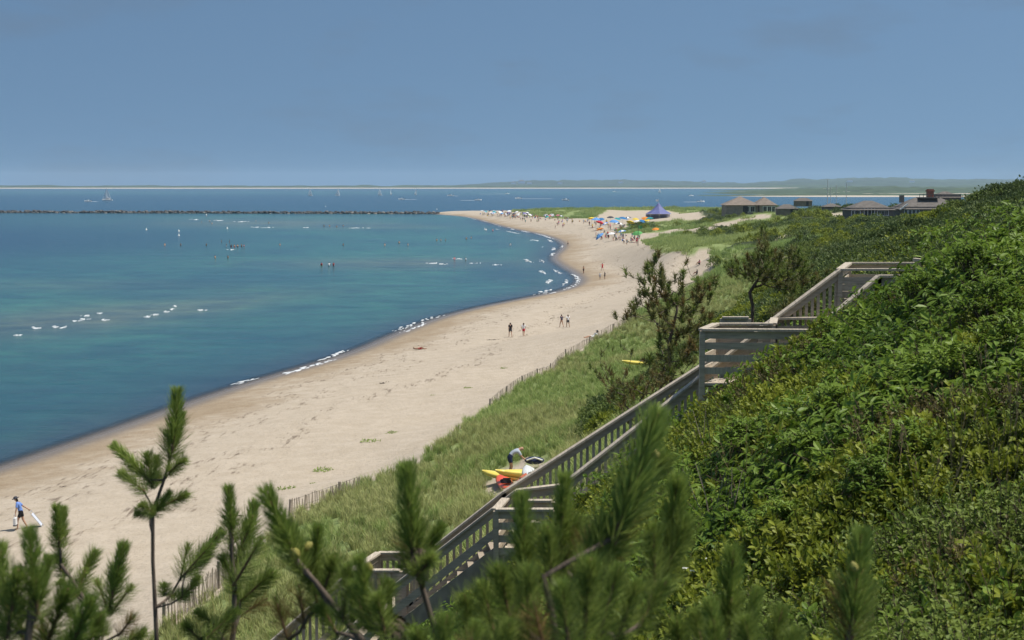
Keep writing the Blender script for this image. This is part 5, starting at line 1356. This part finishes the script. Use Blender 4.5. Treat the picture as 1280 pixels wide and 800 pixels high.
kayak(hit(806, 462) + Vector((0, 0, .35)), math.radians(80), YEL, 'yellow', 'single yellow kayak in the dune grass behind the shaggy pine', 3.4)
pk_ = hit(668, 592); gb = empty('gear_bag', pk_ + Vector((0, 0, .45))); tag(gb, 'dark and white gear bag lying on the yellow kayaks', 'bag')
MB().ball((0, 0, .15), .3, 10, 0, (1.5, .9, .6)).build('bag_body', cloth('navy', CL['navy']), gb, True); MB().tube([(-.35, -.2, .2), (0, -.3, .34), (.35, -.2, .2)], .04, 6).build('strap', cloth('white', CL['white']), gb)

# ================================================================== BOATS
M_HULL = mat('boat_hull', (.72, .72, .70), .35, .08, 2); M_SAIL = leaf_mat('sail_cloth', (.86, .86, .84), (.90, .90, .88), .8, .40); M_DECK = mat('boat_deck', (.42, .36, .30), .6, .15, 2); M_GLS = mat('boat_glass', (.03, .04, .05), .15, .1, 2)
def hull(L_, B, H_, mb):
    ns = 11; V = []; F = []
    for i in range(ns):
        t = i / (ns - 1); y = (t - .5) * L_; w = B / 2 * min(1, (1 - t ** 2.6) * 1.05) * (.85 + .15 * math.sin(t * 3)); w = max(w, .03); sh = H_ * (.85 + .35 * t * t)
        V += [(-w, y, sh), (-w * .75, y, -.1), (0, y, -.4), (w * .75, y, -.1), (w, y, sh)]
    for i in range(ns - 1):
        for j in range(4): F.append((i * 5 + j, i * 5 + j + 1, (i + 1) * 5 + j + 1, (i + 1) * 5 + j))
        F.append((i * 5 + 4, i * 5, (i + 1) * 5, (i + 1) * 5 + 4))
    F.append((0, 1, 2, 3, 4)); mb.add(V, F); return mb
def sailboat(px, py, L_, Hm, rz, heel, label, bare=False):
    o0 = empty('sailboat', On(px, py, 0), rz); o0.rotation_euler.y = heel; tag(o0, label, 'sailboat', 'sailing boats beyond the jetty')
    hull(L_, L_ * .28, L_ * .10, MB()).build('hull', M_HULL, o0, True)
    MB().box(0, -.05 * L_, L_ * .13, L_ * .16, L_ * .35, L_ * .06).build('cabin', M_DECK, o0)
    MB().tube([(0, L_ * .08, 0), (0, L_ * .08, Hm)], .09, 6).build('mast', M_POLE, o0)
    MB().tube([(0, L_ * .08, Hm * .14), (.2 * L_ * (0 if bare else .35), -L_ * .38, Hm * .13)], .07, 6).build('boom', M_POLE, o0)
    k = .10 if bare else 1
    def tri(a, b, c, bel):
        a, b, c = map(Vector, (a, b, c)); n = 6; V = []; F = []
        for i in range(n + 1):
            for j in range(n + 1 - i):
                u = i / n; v = j / n; q = a + (b - a) * u + (c - a) * v; q.x += bel * 27 * u * v * (1 - u - v) + bel * 2 * u * (1 - u); V.append(q)
        idx = {}; q = 0
        for i in range(n + 1):
            for j in range(n + 1 - i): idx[(i, j)] = q; q += 1
        for i in range(n):
            for j in range(n - i):
                F.append((idx[(i, j)], idx[(i + 1, j)], idx[(i, j + 1)]))
                if j < n - i - 1: F.append((idx[(i + 1, j)], idx[(i + 1, j + 1)], idx[(i, j + 1)]))
        return MB().add(V, F)
    if not bare:
        tri((0, L_ * .07, Hm * .15), (.35 * L_ * .2, -L_ * .38, Hm * .14), (0, L_ * .07, Hm * .97), .4).build('mainsail', M_SAIL, o0)
    tri((0, L_ * .49, L_ * .12), (L_ * .10, L_ * .10, Hm * .12), (0, L_ * .09, Hm * .86), .35).build('jib', M_SAIL, o0) if not bare else MB().tube([(0, L_ * .07, Hm * .15), (0, -L_ * .36, Hm * .145)], .22, 6).build('furled_sail', M_SAIL, o0)
    return o0
sailboat(134, 250.5, 13, 15.5, math.radians(80), .04, 'larger sailing yacht near the seaward stretch of the jetty, sails almost edge-on')
for px, py, rz, lb in ((388, 244.5, 70, 'small white sailboat heeling, alone at the open-water end of the row'), (422, 244.5, 250, 'small white sailboat next in the row after the lone heeling one'), (475, 244, 60, 'small white sailboat with boom swung wide, close to another sail'), (489, 243.5, 200, 'slim white sailboat beside the one with swung boom'), (519.5, 243.5, 210, 'small white sailboat nearest the motor cruiser')):
    sailboat(px, py, 9, 13.5, math.radians(rz), random.uniform(-.15, .15), lb)
sailboat(824.5, 240.5, 9, 12, math.radians(40), 0, 'distant white sailboat off the green harbour spit')
FOAM = MB()
def motorboat(px, py, L_, rz, label, wake=20):
    p = On(px, py, 0); o0 = empty('motorboat', p, rz); tag(o0, label, 'motorboat', 'motorboats under way beyond the jetty')
    hull(L_, L_ * .33, L_ * .13, MB()).build('hull', M_HULL, o0, True)
    MB().box(0, .02 * L_, L_ * .20, L_ * .2, L_ * .3, L_ * .14).build('cabin', M_HULL, o0); MB().box(0, .18 * L_, L_ * .24, L_ * .18, .03 * L_, L_ * .09).build('windscreen', M_GLS, o0)
    MB().box(0, -.48 * L_, L_ * .14, L_ * .06, .08 * L_, L_ * .14).build('outboard_motor', cloth('dark', CL['dark']), o0)
    d = Matrix.Rotation(rz, 3, 'Z') @ Vector((0, -1, 0)); sdv = Vector((-d.y, d.x, 0))
    for k in range(int(wake)):
        t = k / max(wake, 1); c = p + d * (L_ * .6 + k * 2.2); w_ = (.7 + 2.0 * t)
        FOAM.ball(c + sdv * random.uniform(-1, 1) * t * 3, 1.0, 6, 0, (1.6 * w_, 1.6 * w_, .18 * (1 - t) + .06))
motorboat(563, 245, 11, math.radians(80), 'white motor cruiser with cabin passing the end of the sailboat row', 3)
motorboat(502, 249.5, 8, math.radians(95), 'low white motorboat crossing close behind the jetty', 6)
motorboat(634, 242.5, 8, math.radians(-85), 'fast motorboat trailing a long wake beyond the point', 22)
motorboat(598, 250.5, 8, math.radians(-95), 'low motorboat slowing beyond the crowded point', 8)
motorboat(648, 248.5, 9, math.radians(100), 'motorboat with short bright wake straight beyond the dune crest', 18)
motorboat(706.5, 250.5, 9, math.radians(60), 'white motorboat lying beyond the grassy crest', 0)
motorboat(768, 240, 9, math.radians(95), 'motorboat running toward the harbour entrance', 14)
motorboat(876, 252.5, 8, math.radians(-90), 'white motorboat off the shoal in the harbour', 6)
motorboat(864, 245, 8, math.radians(-80), 'motorboat anchored beside the pale shoal', 0)
motorboat(110, 252, 8, math.radians(90), 'small motorboat just astern of the larger yacht', 3)
_bu = MB().lathe([(.05, -.5), (.35, -.2), (.42, .1), (.3, .4), (.12, .6), (.1, .9), (.02, .95)], 10).me('mooring_buoy', M_HULL)
for px, py in ((183, 287.5), (223.5, 289.5), (223.5, 295), (284, 286), (407, 258.5), (546, 262), (606, 287.5), (258, 269)):
    o = bpy.data.objects.new('mooring_buoy', _bu); COL.objects.link(o); o.location = On(px, py, 0); tag(o, 'small white mooring buoy floating alone on the open water', 'buoy', 'white mooring buoys')

# ================================================================== FOAM on the sea (whitecaps and shore break)
random.seed(3)
def foam_crest(px, py, wpx, hpx, n=9, sl=0.0):
    for k in range(n):
        a = random.gauss(0, .26); p = On(px + a * wpx, py + a * wpx * sl + random.gauss(0, hpx * .14), 0); m_ = p.y / FPX
        e = max(.25, 1 - abs(a) * 1.6)
        FOAM.ball(p, 1.0, 7, 0, (wpx * m_ * random.uniform(.04, .13), random.uniform(.25, .6) * p.y / 170, hpx * m_ * random.uniform(.08, .24) * e))
for a in ((43, 410, 14, 4), (72, 409, 18, 4), (105, 399, 14, 3.5), (108, 394.5, 14, 3), (131, 400, 10, 3), (124, 391.5, 8, 3), (193, 393.5, 9, 4), (184, 396, 9, 3), (209, 389.5, 8, 3), (215, 386.5, 6, 3), (219, 382.5, 5, 3), (252, 387.5, 12, 3), (22, 419, 10, 3), (95, 401, 20, 2),
          (243, 274.5, 12, 1.6), (272, 275.5, 20, 1.5), (320, 284, 14, 1.6), (335, 284.5, 12, 1.5), (382, 284.5, 10, 1.6), (452, 285, 24, 1.4), (290, 312, 10, 2), (540, 329, 24, 2), (552, 330, 14, 2), (575, 323.5, 16, 2), (595, 329, 14, 2), (618, 331, 14, 1.6), (668, 300, 12, 2), (305, 277, 24, 1.4), (640, 283, 12, 1)):
    foam_crest(*a)
# shore break: broken crests following the waterline
SHD = np.concatenate([[0], np.cumsum(np.hypot(*np.diff(SH, axis=0).T))])
def shore_pt(t, off):
    i = min(np.searchsorted(SHD, t), len(SH) - 1); i = max(i, 1); f = (t - SHD[i - 1]) / (SHD[i] - SHD[i - 1] + 1e-9)
    p = SH[i - 1] + (SH[i] - SH[i - 1]) * f; d = SH[i] - SH[i - 1]; d = d / np.hypot(*d); n_ = np.array((-d[1], d[0]))
    q = p + n_ * off; return Vector((q[0], q[1], 0)), math.atan2(d[1], d[0])
t = 60.0
while t < SHD[-1] - 700:
    q0, _ = shore_pt(t, 1.0)
    pxx, pyy = to_px(q0.x, q0.y, 0)
    curve = 1.0 if (280 < pyy < 365 and pxx > 640) else 0.0
    for row, off in enumerate((-.2, 2.2, 6.0) if curve else (-.3, 1.2)):
        pres = vnoise(np.array([t]), np.array([row * 40.]), 11 if not curve else 16, 5)[0] + curve * .22
        thr = (.60 if row == 0 else .66) + curve * (.10 + .05 * row)
        if pres > thr:
            q, an = shore_pt(t + random.uniform(-.6, .6), off + random.gauss(0, .25) + curve * 2 * vnoise(np.array([t]), np.array([row * 9.]), 25, 9)[0])
            k = min(1, (pres - thr) * 5 + .3); ln = random.uniform(.3, .8); wd_ = random.uniform(.10, .26) * k * (1 + curve * .8); hh = random.uniform(.03, .09) * k * (1 + curve * .8)
            if random.random() < .25: continue
            if inside(SHPOLY, np.array([q.x]), np.array([q.y]))[0]: q.z = max(H1(q.x, q.y), 0) 
            n0_ = len(FOAM.V); FOAM.ball((0, 0, 0), 1.0, 7, 0, (ln, wd_, hh))
            ca_, sa_ = math.cos(an), math.sin(an)
            for i in range(n0_, len(FOAM.V)):
                x_, y_, z_ = FOAM.V[i]; jx = 1 + .25 * math.sin(i * 12.9898); FOAM.V[i] = (q.x + (x_ * ca_ - y_ * sa_) * jx, q.y + (x_ * sa_ + y_ * ca_) * jx, q.z + z_)
    t += .42 if q0.y < 200 else .8
fo = FOAM.build('wave_foam', mat('sea_foam', (.58, .60, .62), .9, .25, 1.5), None, True); tag(fo, 'white foam of breaking wavelets and boat wakes on the sea', 'foam', None, 'stuff')

# ================================================================== HOUSES
M_SHIN = mat('cedar_shingle', (.155, .135, .12), .9, .25, 1.5, .2); M_SHIN2 = mat('warm_shingle', (.27, .225, .185), .9, .25, 1.5, .2); M_ROOF = mat('roof_shingle', (.135, .12, .108), .9, .25, 1.2, .2); M_ROOFW = mat('warm_roof_shingle', (.21, .17, .14), .9, .2, 1.2, .2)
M_TRIM = mat('white_trim', (.72, .72, .70), .6, .06, 3); M_PANE = mat('window_pane', (.03, .035, .045), .12, .1, 2, spec=.5); M_BRICK = mat('chimney_brick', (.30, .11, .07), .9, .25, 4)
def hip_roof(x0, x1, y0, y1, z, h, ov=.4, gable=False, th=.12):
    x0 -= ov; x1 += ov; y0 -= ov; y1 += ov; ym = (y0 + y1) / 2; r = (y1 - y0) / 2 if not gable else 0
    if x1 - x0 < y1 - y0 and not gable:
        r = (x1 - x0) / 2; xm = (x0 + x1) / 2; V = [(x0, y0, z), (x1, y0, z), (x1, y1, z), (x0, y1, z), (xm, y0 + r, z + h), (xm, y1 - r, z + h)]
        F = [(0, 1, 4), (1, 2, 5, 4), (2, 3, 5), (3, 0, 4, 5), (3, 2, 1, 0)]
    else:
        r = min(r, (x1 - x0) / 2 - .05); V = [(x0, y0, z), (x1, y0, z), (x1, y1, z), (x0, y1, z), (x0 + r, ym, z + h), (x1 - r, ym, z + h)]
        F = [(0, 1, 5, 4), (1, 2, 5), (2, 3, 4, 5), (3, 0, 4), (3, 2, 1, 0)]
    return MB().add(V, F)
def window(parent, x, y, z, w_, h_):
    o = MB().box(0, 0, 0, w_ + .24, .10, h_ + .24).build('window', M_TRIM, parent, False, (x, y - .02, z))
    for sx in (-1, 1): MB().box(sx * w_ / 4, -.055, 0, w_ / 2 - .05, .02, h_).build('pane', M_PANE, o)
    return o
def corner_posts(parent, x0, x1, y, z0, z1):
    for x in (x0, x1): MB().box(x, y - .04, (z0 + z1) / 2, .22, .12, z1 - z0).build('corner_trim', M_TRIM, parent)
# house on the dune
hp = At(938, 264.5, 420); hA = empty('shingled_house', hp); tag(hA, 'low shingled house with broad hipped roof and paler warm-roofed wing on the dune', 'house')
u = 420 / FPX
X = lambda px: (px - 938) * u
MB().box((X(908) + X(948)) / 2, 5, 0.2, X(948) - X(908), 9, 3.4).build('wall', M_SHIN2, hA)
rf = hip_roof(X(908), X(948), .5, 9.5, 1.9, 2.5, .5).build('roof', M_ROOFW, hA)
MB().box((X(949) + X(969)) / 2, 3.2, 0.2, X(969) - X(949), 8, 3.4).build('wing_wall', M_SHIN2, hA)
hip_roof(X(945), X(969), -.8, 7.2, 1.92, 2.3, .5).build('wing_roof', M_ROOFW, hA)
for px, w_ in ((934, 1.2), (941, 1.2)): window(hA, X(px), .48, .7, w_, 1.5)
for px, w_ in ((955.5, 1.0), (961, 1.0), (966, .8)): window(hA, X(px), -.82, .7, w_, 1.6)
MB().box(X(932), .46, .5, 1.3, .1, 2.2).build('door', M_PANE, hA)
# weathered club buildings
hp = At(1100, 271.5, 330); hB = empty('shingled_clubhouse', hp); tag(hB, 'dark weathered shingle house with white-trimmed windows and hipped roof', 'house'); u2 = 330 / FPX
X = lambda px: (px - 1100) * u2
zz = lambda py: (271.5 - py) * u2
MB().box((X(1063) + X(1117)) / 2, 4, zz(267.5), X(1117) - X(1063), 8, 2.9).build('wall', M_SHIN, hB)
hip_roof(X(1063), X(1117), 0, 8, zz(262.5), 2.1, .55).build('roof', M_ROOF, hB)
for px in (1066, 1070, 1073.5): window(hB, X(px), -.03, zz(266.3), .55, 1.0)
for px in (1099, 1103.5, 1108): window(hB, X(px), -.03, zz(266.3), .7, 1.05)
for px in (1080, 1084.5, 1089, 1093): MB().box(X(px), -.06, zz(267), .12, .12, 2.4).build('porch_post', M_TRIM, hB)
MB().box(X(1087), -.02, zz(267.2), 2.0, .08, 1.9).build('porch_opening', M_PANE, hB)
MB().box(X(1088), -1.2, zz(271.8), X(1118) - X(1062), 2.0, .3).build('porch_deck', M_SHIN, hB)
hC = empty('gabled_house', At(1168, 270, 342)); tag(hC, 'long grey-roofed house with roof walk and red brick chimney at the hillside edge', 'house'); u3 = 342 / FPX
X = lambda px: (px - 1168) * u3
zz = lambda py: (270 - py) * u3
MB().box((X(1128) + X(1206)) / 2, 5, zz(266), X(1206) - X(1128), 9, 2.9).build('wall', M_SHIN, hC)
hip_roof(X(1126), X(1206), .5, 9.5, zz(261.5), 2.7, .5, False).build('roof', M_ROOF, hC)
MB().add([(X(1124), .3, zz(262)), (X(1134), .3, zz(254.5)), (X(1135.5), .3, zz(255.2)), (X(1125.5), .3, zz(262.8)), (X(1124), .0, zz(262)), (X(1134), .0, zz(254.5)), (X(1135.5), .0, zz(255.2)), (X(1125.5), .0, zz(262.8))], [(4, 5, 6, 7), (3, 2, 1, 0), (0, 1, 5, 4), (2, 3, 7, 6)]).build('gable_trim', M_TRIM, hC)
for px in (1133, 1138, 1143, 1148): window(hC, X(px), .47, zz(265.2), .6, 1.1)
w_o = MB().box(X(1166), 4.6, zz(247.5), X(1178) - X(1153), 3.4, .25).build('roof_walk', M_SHIN, hC)
for px in (1153.5, 1158, 1163, 1168, 1173, 1177.5): MB().box(X(px), 3.0, zz(245.5), .12, .12, 1.0).build('railing_post', M_SHIN, hC)
MB().box(X(1165.5), 3.0, zz(243.2), X(1178) - X(1153), .1, .1).build('railing', M_SHIN, hC)
cb = MB().box(X(1170), 5.4, zz(244.5), 1.5, 1.2, 3.0).build('chimney', M_BRICK, hC); MB().box(0, 0, 0, 1.9, 1.5, .3).build('chimney_cap', M_BRICK, cb, False, (X(1170), 5.4, zz(239)))
MB().box(X(1134), 5.2, zz(249), 1.0, 0.9, 1.8).build('vent_stack', M_SHIN, hC)
MB().box(X(1197), 10, zz(251), X(1212) - X(1180), 5, 3.0).build('rear_wing_wall', M_SHIN, hC); hip_roof(X(1180), X(1212), 7.5, 12.5, zz(247.5), 1.5, .4).build('rear_wing_roof', M_ROOF, hC)
for (pa, pb, py, Y_, hgt, lb) in ((994, 1016, 254, 520, 1.2, 'small flat-topped shed roof showing above the green dune'), (972, 998, 264.5, 395, 1.2, 'low grey roofed shed beside the hipped house'), (1030, 1052, 262, 400, .9, 'long low shed roof in the scrub short of the dark clubhouse')):
    q = At((pa + pb) / 2, py, Y_); sh_ = empty('shed', q); tag(sh_, lb, 'shed'); w_ = (pb - pa) * Y_ / FPX
    MB().box(0, 2, -.2, w_ * .94, 3.6, 2.0).build('wall', M_SHIN, sh_); hip_roof(-w_ / 2, w_ / 2, 0, 4, .8, hgt, .15).build('roof', M_ROOF, sh_)
    MB().box(w_ * .2, .15, -.1, .9, .1, 1.6).build('door', M_PANE, sh_)
_mast = MB().tube([(0, 0, -2), (0, 0, 9)], .10, 6).me('pole', M_POLE); _yard = MB().tube([(-1.2, 0, 6.2), (1.2, 0, 6.2)], .06, 5).me('crossarm', M_POLE)
for px, sc in ((1034, 1.0), (1038, .75), (1045, .8), (1057.5, .85)):
    o0 = empty('flagpole', At(px, 262, 420)); o0.scale = (sc,) * 3; tag(o0, 'slender pale pole standing between the hipped house and the dark clubhouse', 'pole', 'slender poles by the houses')
    for nm, me in (('pole', _mast), ('crossarm', _yard)): o = bpy.data.objects.new(nm, me); COL.objects.link(o); o.parent = o0
# far shore houses
random.seed(9)
for px, py, Y_, w_, h_ in ((652, 228, 7000, 34, 12), (642, 229, 7000, 22, 8), (662, 229, 7000, 24, 8), (1062, 226.5, 7300, 26, 9), (1140, 227, 7300, 22, 8), (700, 229, 7100, 22, 8), (776, 228, 7200, 22, 8), (880, 227.5, 7200, 22, 8)):
    q = At(px, py, Y_); o0 = empty('far_house', q); tag(o0, 'tiny pale house among trees on the hazy far shore', 'house', 'houses on the far shore')
    MB().box(0, 0, 0, w_, 20, h_).build('wall', M_TRIM, o0); hip_roof(-w_ / 2, w_ / 2, -10, 10, h_ / 2, h_ * .5, 1).build('roof', M_ROOF, o0)

# ================================================================== SMALL PLANTS on the sand, flowers, stalks
random.seed(66)
_bp = []
for i in range(3):
    mb = MB()
    for k in range(60):
        a = random.uniform(0, 6.28); r = math.sqrt(random.random()) * .5; b = Vector((r * math.cos(a) * 1.4, r * math.sin(a), 0))
        leaf(mb, b, rdir(10, 80), (0, 0, 1), random.uniform(.14, .26), random.uniform(.07, .12), .2, 0, False)
    _bp.append(mb.me('beach_plant', ML_GRASSG))
for px, py, sc in ((464, 552, 1.15), (490, 541, .75), (404, 588, 1.1), (359, 611, .9), (585, 485, .7), (630, 460, .7), (336, 631, .9), (391, 604, .4), (543, 494, .5)):
    o = bpy.data.objects.new('beach_plant', random.choice(_bp)); COL.objects.link(o); o.location = hit(px, py) - Vector((0, 0, .03)); o.scale = (sc,) * 3; o.rotation_euler.z = random.uniform(0, 6.28)
    tag(o, 'small low green plant growing alone on the bare sand', 'plant', 'lone plants on the sand')
M_WEED = mat('dried_weed', (.05, .04, .03), .95, .3, 10)
for px, py, sc in ((81, 609, .5), (480, 479, .8), (523, 432, .3), (616, 425, .7), (690, 398, .6), (683, 390, .4), (300, 645, .4)):
    mb = MB()
    for k in range(14): a = random.uniform(0, 6.28); r = random.random() * .6; c = Vector((r * math.cos(a) * 1.6, r * math.sin(a) * .5, .03)); mb.tube([c, c + Vector((random.gauss(0, .25), random.gauss(0, .12), random.uniform(0, .1)))], .03, 4)
    o = mb.build('weed_clump', M_WEED, None, False, hit(px, py)); o.scale = (sc,) * 3; o.rotation_euler.z = random.uniform(0, 3); tag(o, 'small dark clump of dried weed on the sand', 'weed', 'dried weed clumps')
def shrub_mesh(seed):
    random.seed(seed); tot = MB(); stems = MB()
    for k in range(26):
        sp = sprig('cherry', seed * 50 + k); random.seed(seed * 99 + k)
        d = rdir(0, 80); c = Vector((d.x * .5, d.y * .5, .12 + d.z * .5)); rot = Matrix.Rotation(random.uniform(0, 6.28), 3, 'Z')
        tot.add([c + rot @ Vector(v) for v in sp.V], sp.F, 0); tot.M[-len(sp.F):] = sp.M
        stems.tube([(0, 0, -.3), c * .5 + Vector((0, 0, .05)), c], [.012, .008, .005], 4)
    return tot.me('foliage', [ML_CHERRY, M_TWIG]), stems.me('stem', M_TWIG)
_shr = [shrub_mesh(i + 3) for i in range(3)]
def broad_shrub(px, py, sc, i):
    q = hit_veg(px, py); q.z = Hvs(q.x, q.y) - .1
    o0 = empty('broadleaf_shrub', q, random.uniform(0, 6)); o0.scale = (sc,) * 3; tag(o0, 'shrub with large glossy drooping leaves standing proud of the bluff thicket', 'shrub', 'broad-leaved shrubs in the thicket')
    for nm, me in zip(('foliage', 'stem'), _shr[i % 3]): o = bpy.data.objects.new(nm, me); COL.objects.link(o); o.parent = o0
M_PETAL = mat('white_petal', (.8, .8, .78), .7, .05, 10)
def Hvs(x_, y_): return float(Hv(np.array([x_]), np.array([y_]))[0])
def hit_veg(px, py):
    d = ray(px, py); d = d / d.y; T = np.linspace(3, 60, 700); z_ = CH + d.z * T; h_ = Hv(d.x * T, T)
    b = np.nonzero(z_ <= h_ + .12)[0]; t_ = T[b[0]] if len(b) else 12; return Vector((d.x * t_, t_, CH + d.z * t_))
for px, py in ((881, 702), (866, 717), (856, 714), (841, 650)):
    q = hit_veg(px, py); o0 = empty('white_flower', q); tag(o0, 'white blossom among the leaves behind the blurred pine', 'flower', 'white blossoms in the thicket')
    MB().tube([(0, 0, -.15), (0, 0, .02)], .004, 4).build('stem', M_TWIG, o0)
    for k in range(5): mb = MB(); a = 6.283 * k / 5; leaf(mb, (0, 0, .02), (math.cos(a), math.sin(a), .35), (0, 0, 1), .035, .03, .1); mb.build('petal', M_PETAL, o0)
for i, (px, py, sc) in enumerate(((1235, 400, .8), (1215, 350, .8), (1130, 570, .6), (1085, 610, .55), (930, 570, .7), (1190, 470, .6), (1040, 520, .6), (975, 660, .5), (1265, 440, .7), (1010, 570, .55), (1150, 380, .7))): broad_shrub(px, py, sc, i)
st_m = [sprig('stalk', 1200 + i).me('dry_stalk', [ML_STRAW, ML_STRAW]) for i in range(3)]
for px, py in ((1200, 560), (1186, 590), (1236, 600), (1230, 500), (1250, 640), (1160, 640), (1265, 560), (930, 610), (890, 620), (1110, 600), (1180, 760), (1240, 770)):
    o = bpy.data.objects.new('dry_stalk', random.choice(st_m)); COL.objects.link(o); o.location = hit_veg(px, py) - Vector((0, 0, .25)); o.rotation_euler.z = random.uniform(0, 6.28); tag(o, 'bleached dry grass stalk with seed head poking out of the thicket', 'dry grass', 'dry stalks in the thicket')
# bare brown twigs in the thicket
for px, py in ((893, 640), (905, 655), (790, 590), (884, 560)):
    mb = MB(); 
    for k in range(6):
        d0 = rdir(5, 30); b = Vector((random.gauss(0, .08), random.gauss(0, .08), -.2)); mb.tube([b, b + d0 * .4, b + d0 * .75 + Vector((random.gauss(0, .06), random.gauss(0, .06), 0))], [.007, .005, .003], 4)
    o = mb.build('bare_twigs', mat('grey_twig', (.22, .18, .14), .9, .2, 20), None, False, hit_veg(px, py)); tag(o, 'spray of bare grey twigs standing out of the green thicket', 'twigs', 'bare twigs in the thicket')

# ================================================================== HAZE
hz = MB().box(0, 4300, 43, 19000, 10400, 96)
m = bpy.data.materials.new('haze_air'); m.use_nodes = True; nt = m.node_tree; nt.nodes.clear()
ov = nt.nodes.new('ShaderNodeOutputMaterial'); pv = nt.nodes.new('ShaderNodeVolumePrincipled')
pv.inputs['Color'].default_value = (0.62, 0.80, 0.98, 1); pv.inputs['Density'].default_value = 7.0e-5; pv.inputs['Anisotropy'].default_value = 0.0
nt.links.new(pv.outputs[0], ov.inputs['Volume'])
hzo = hz.build('haze', m); tag(hzo, kind='stuff')
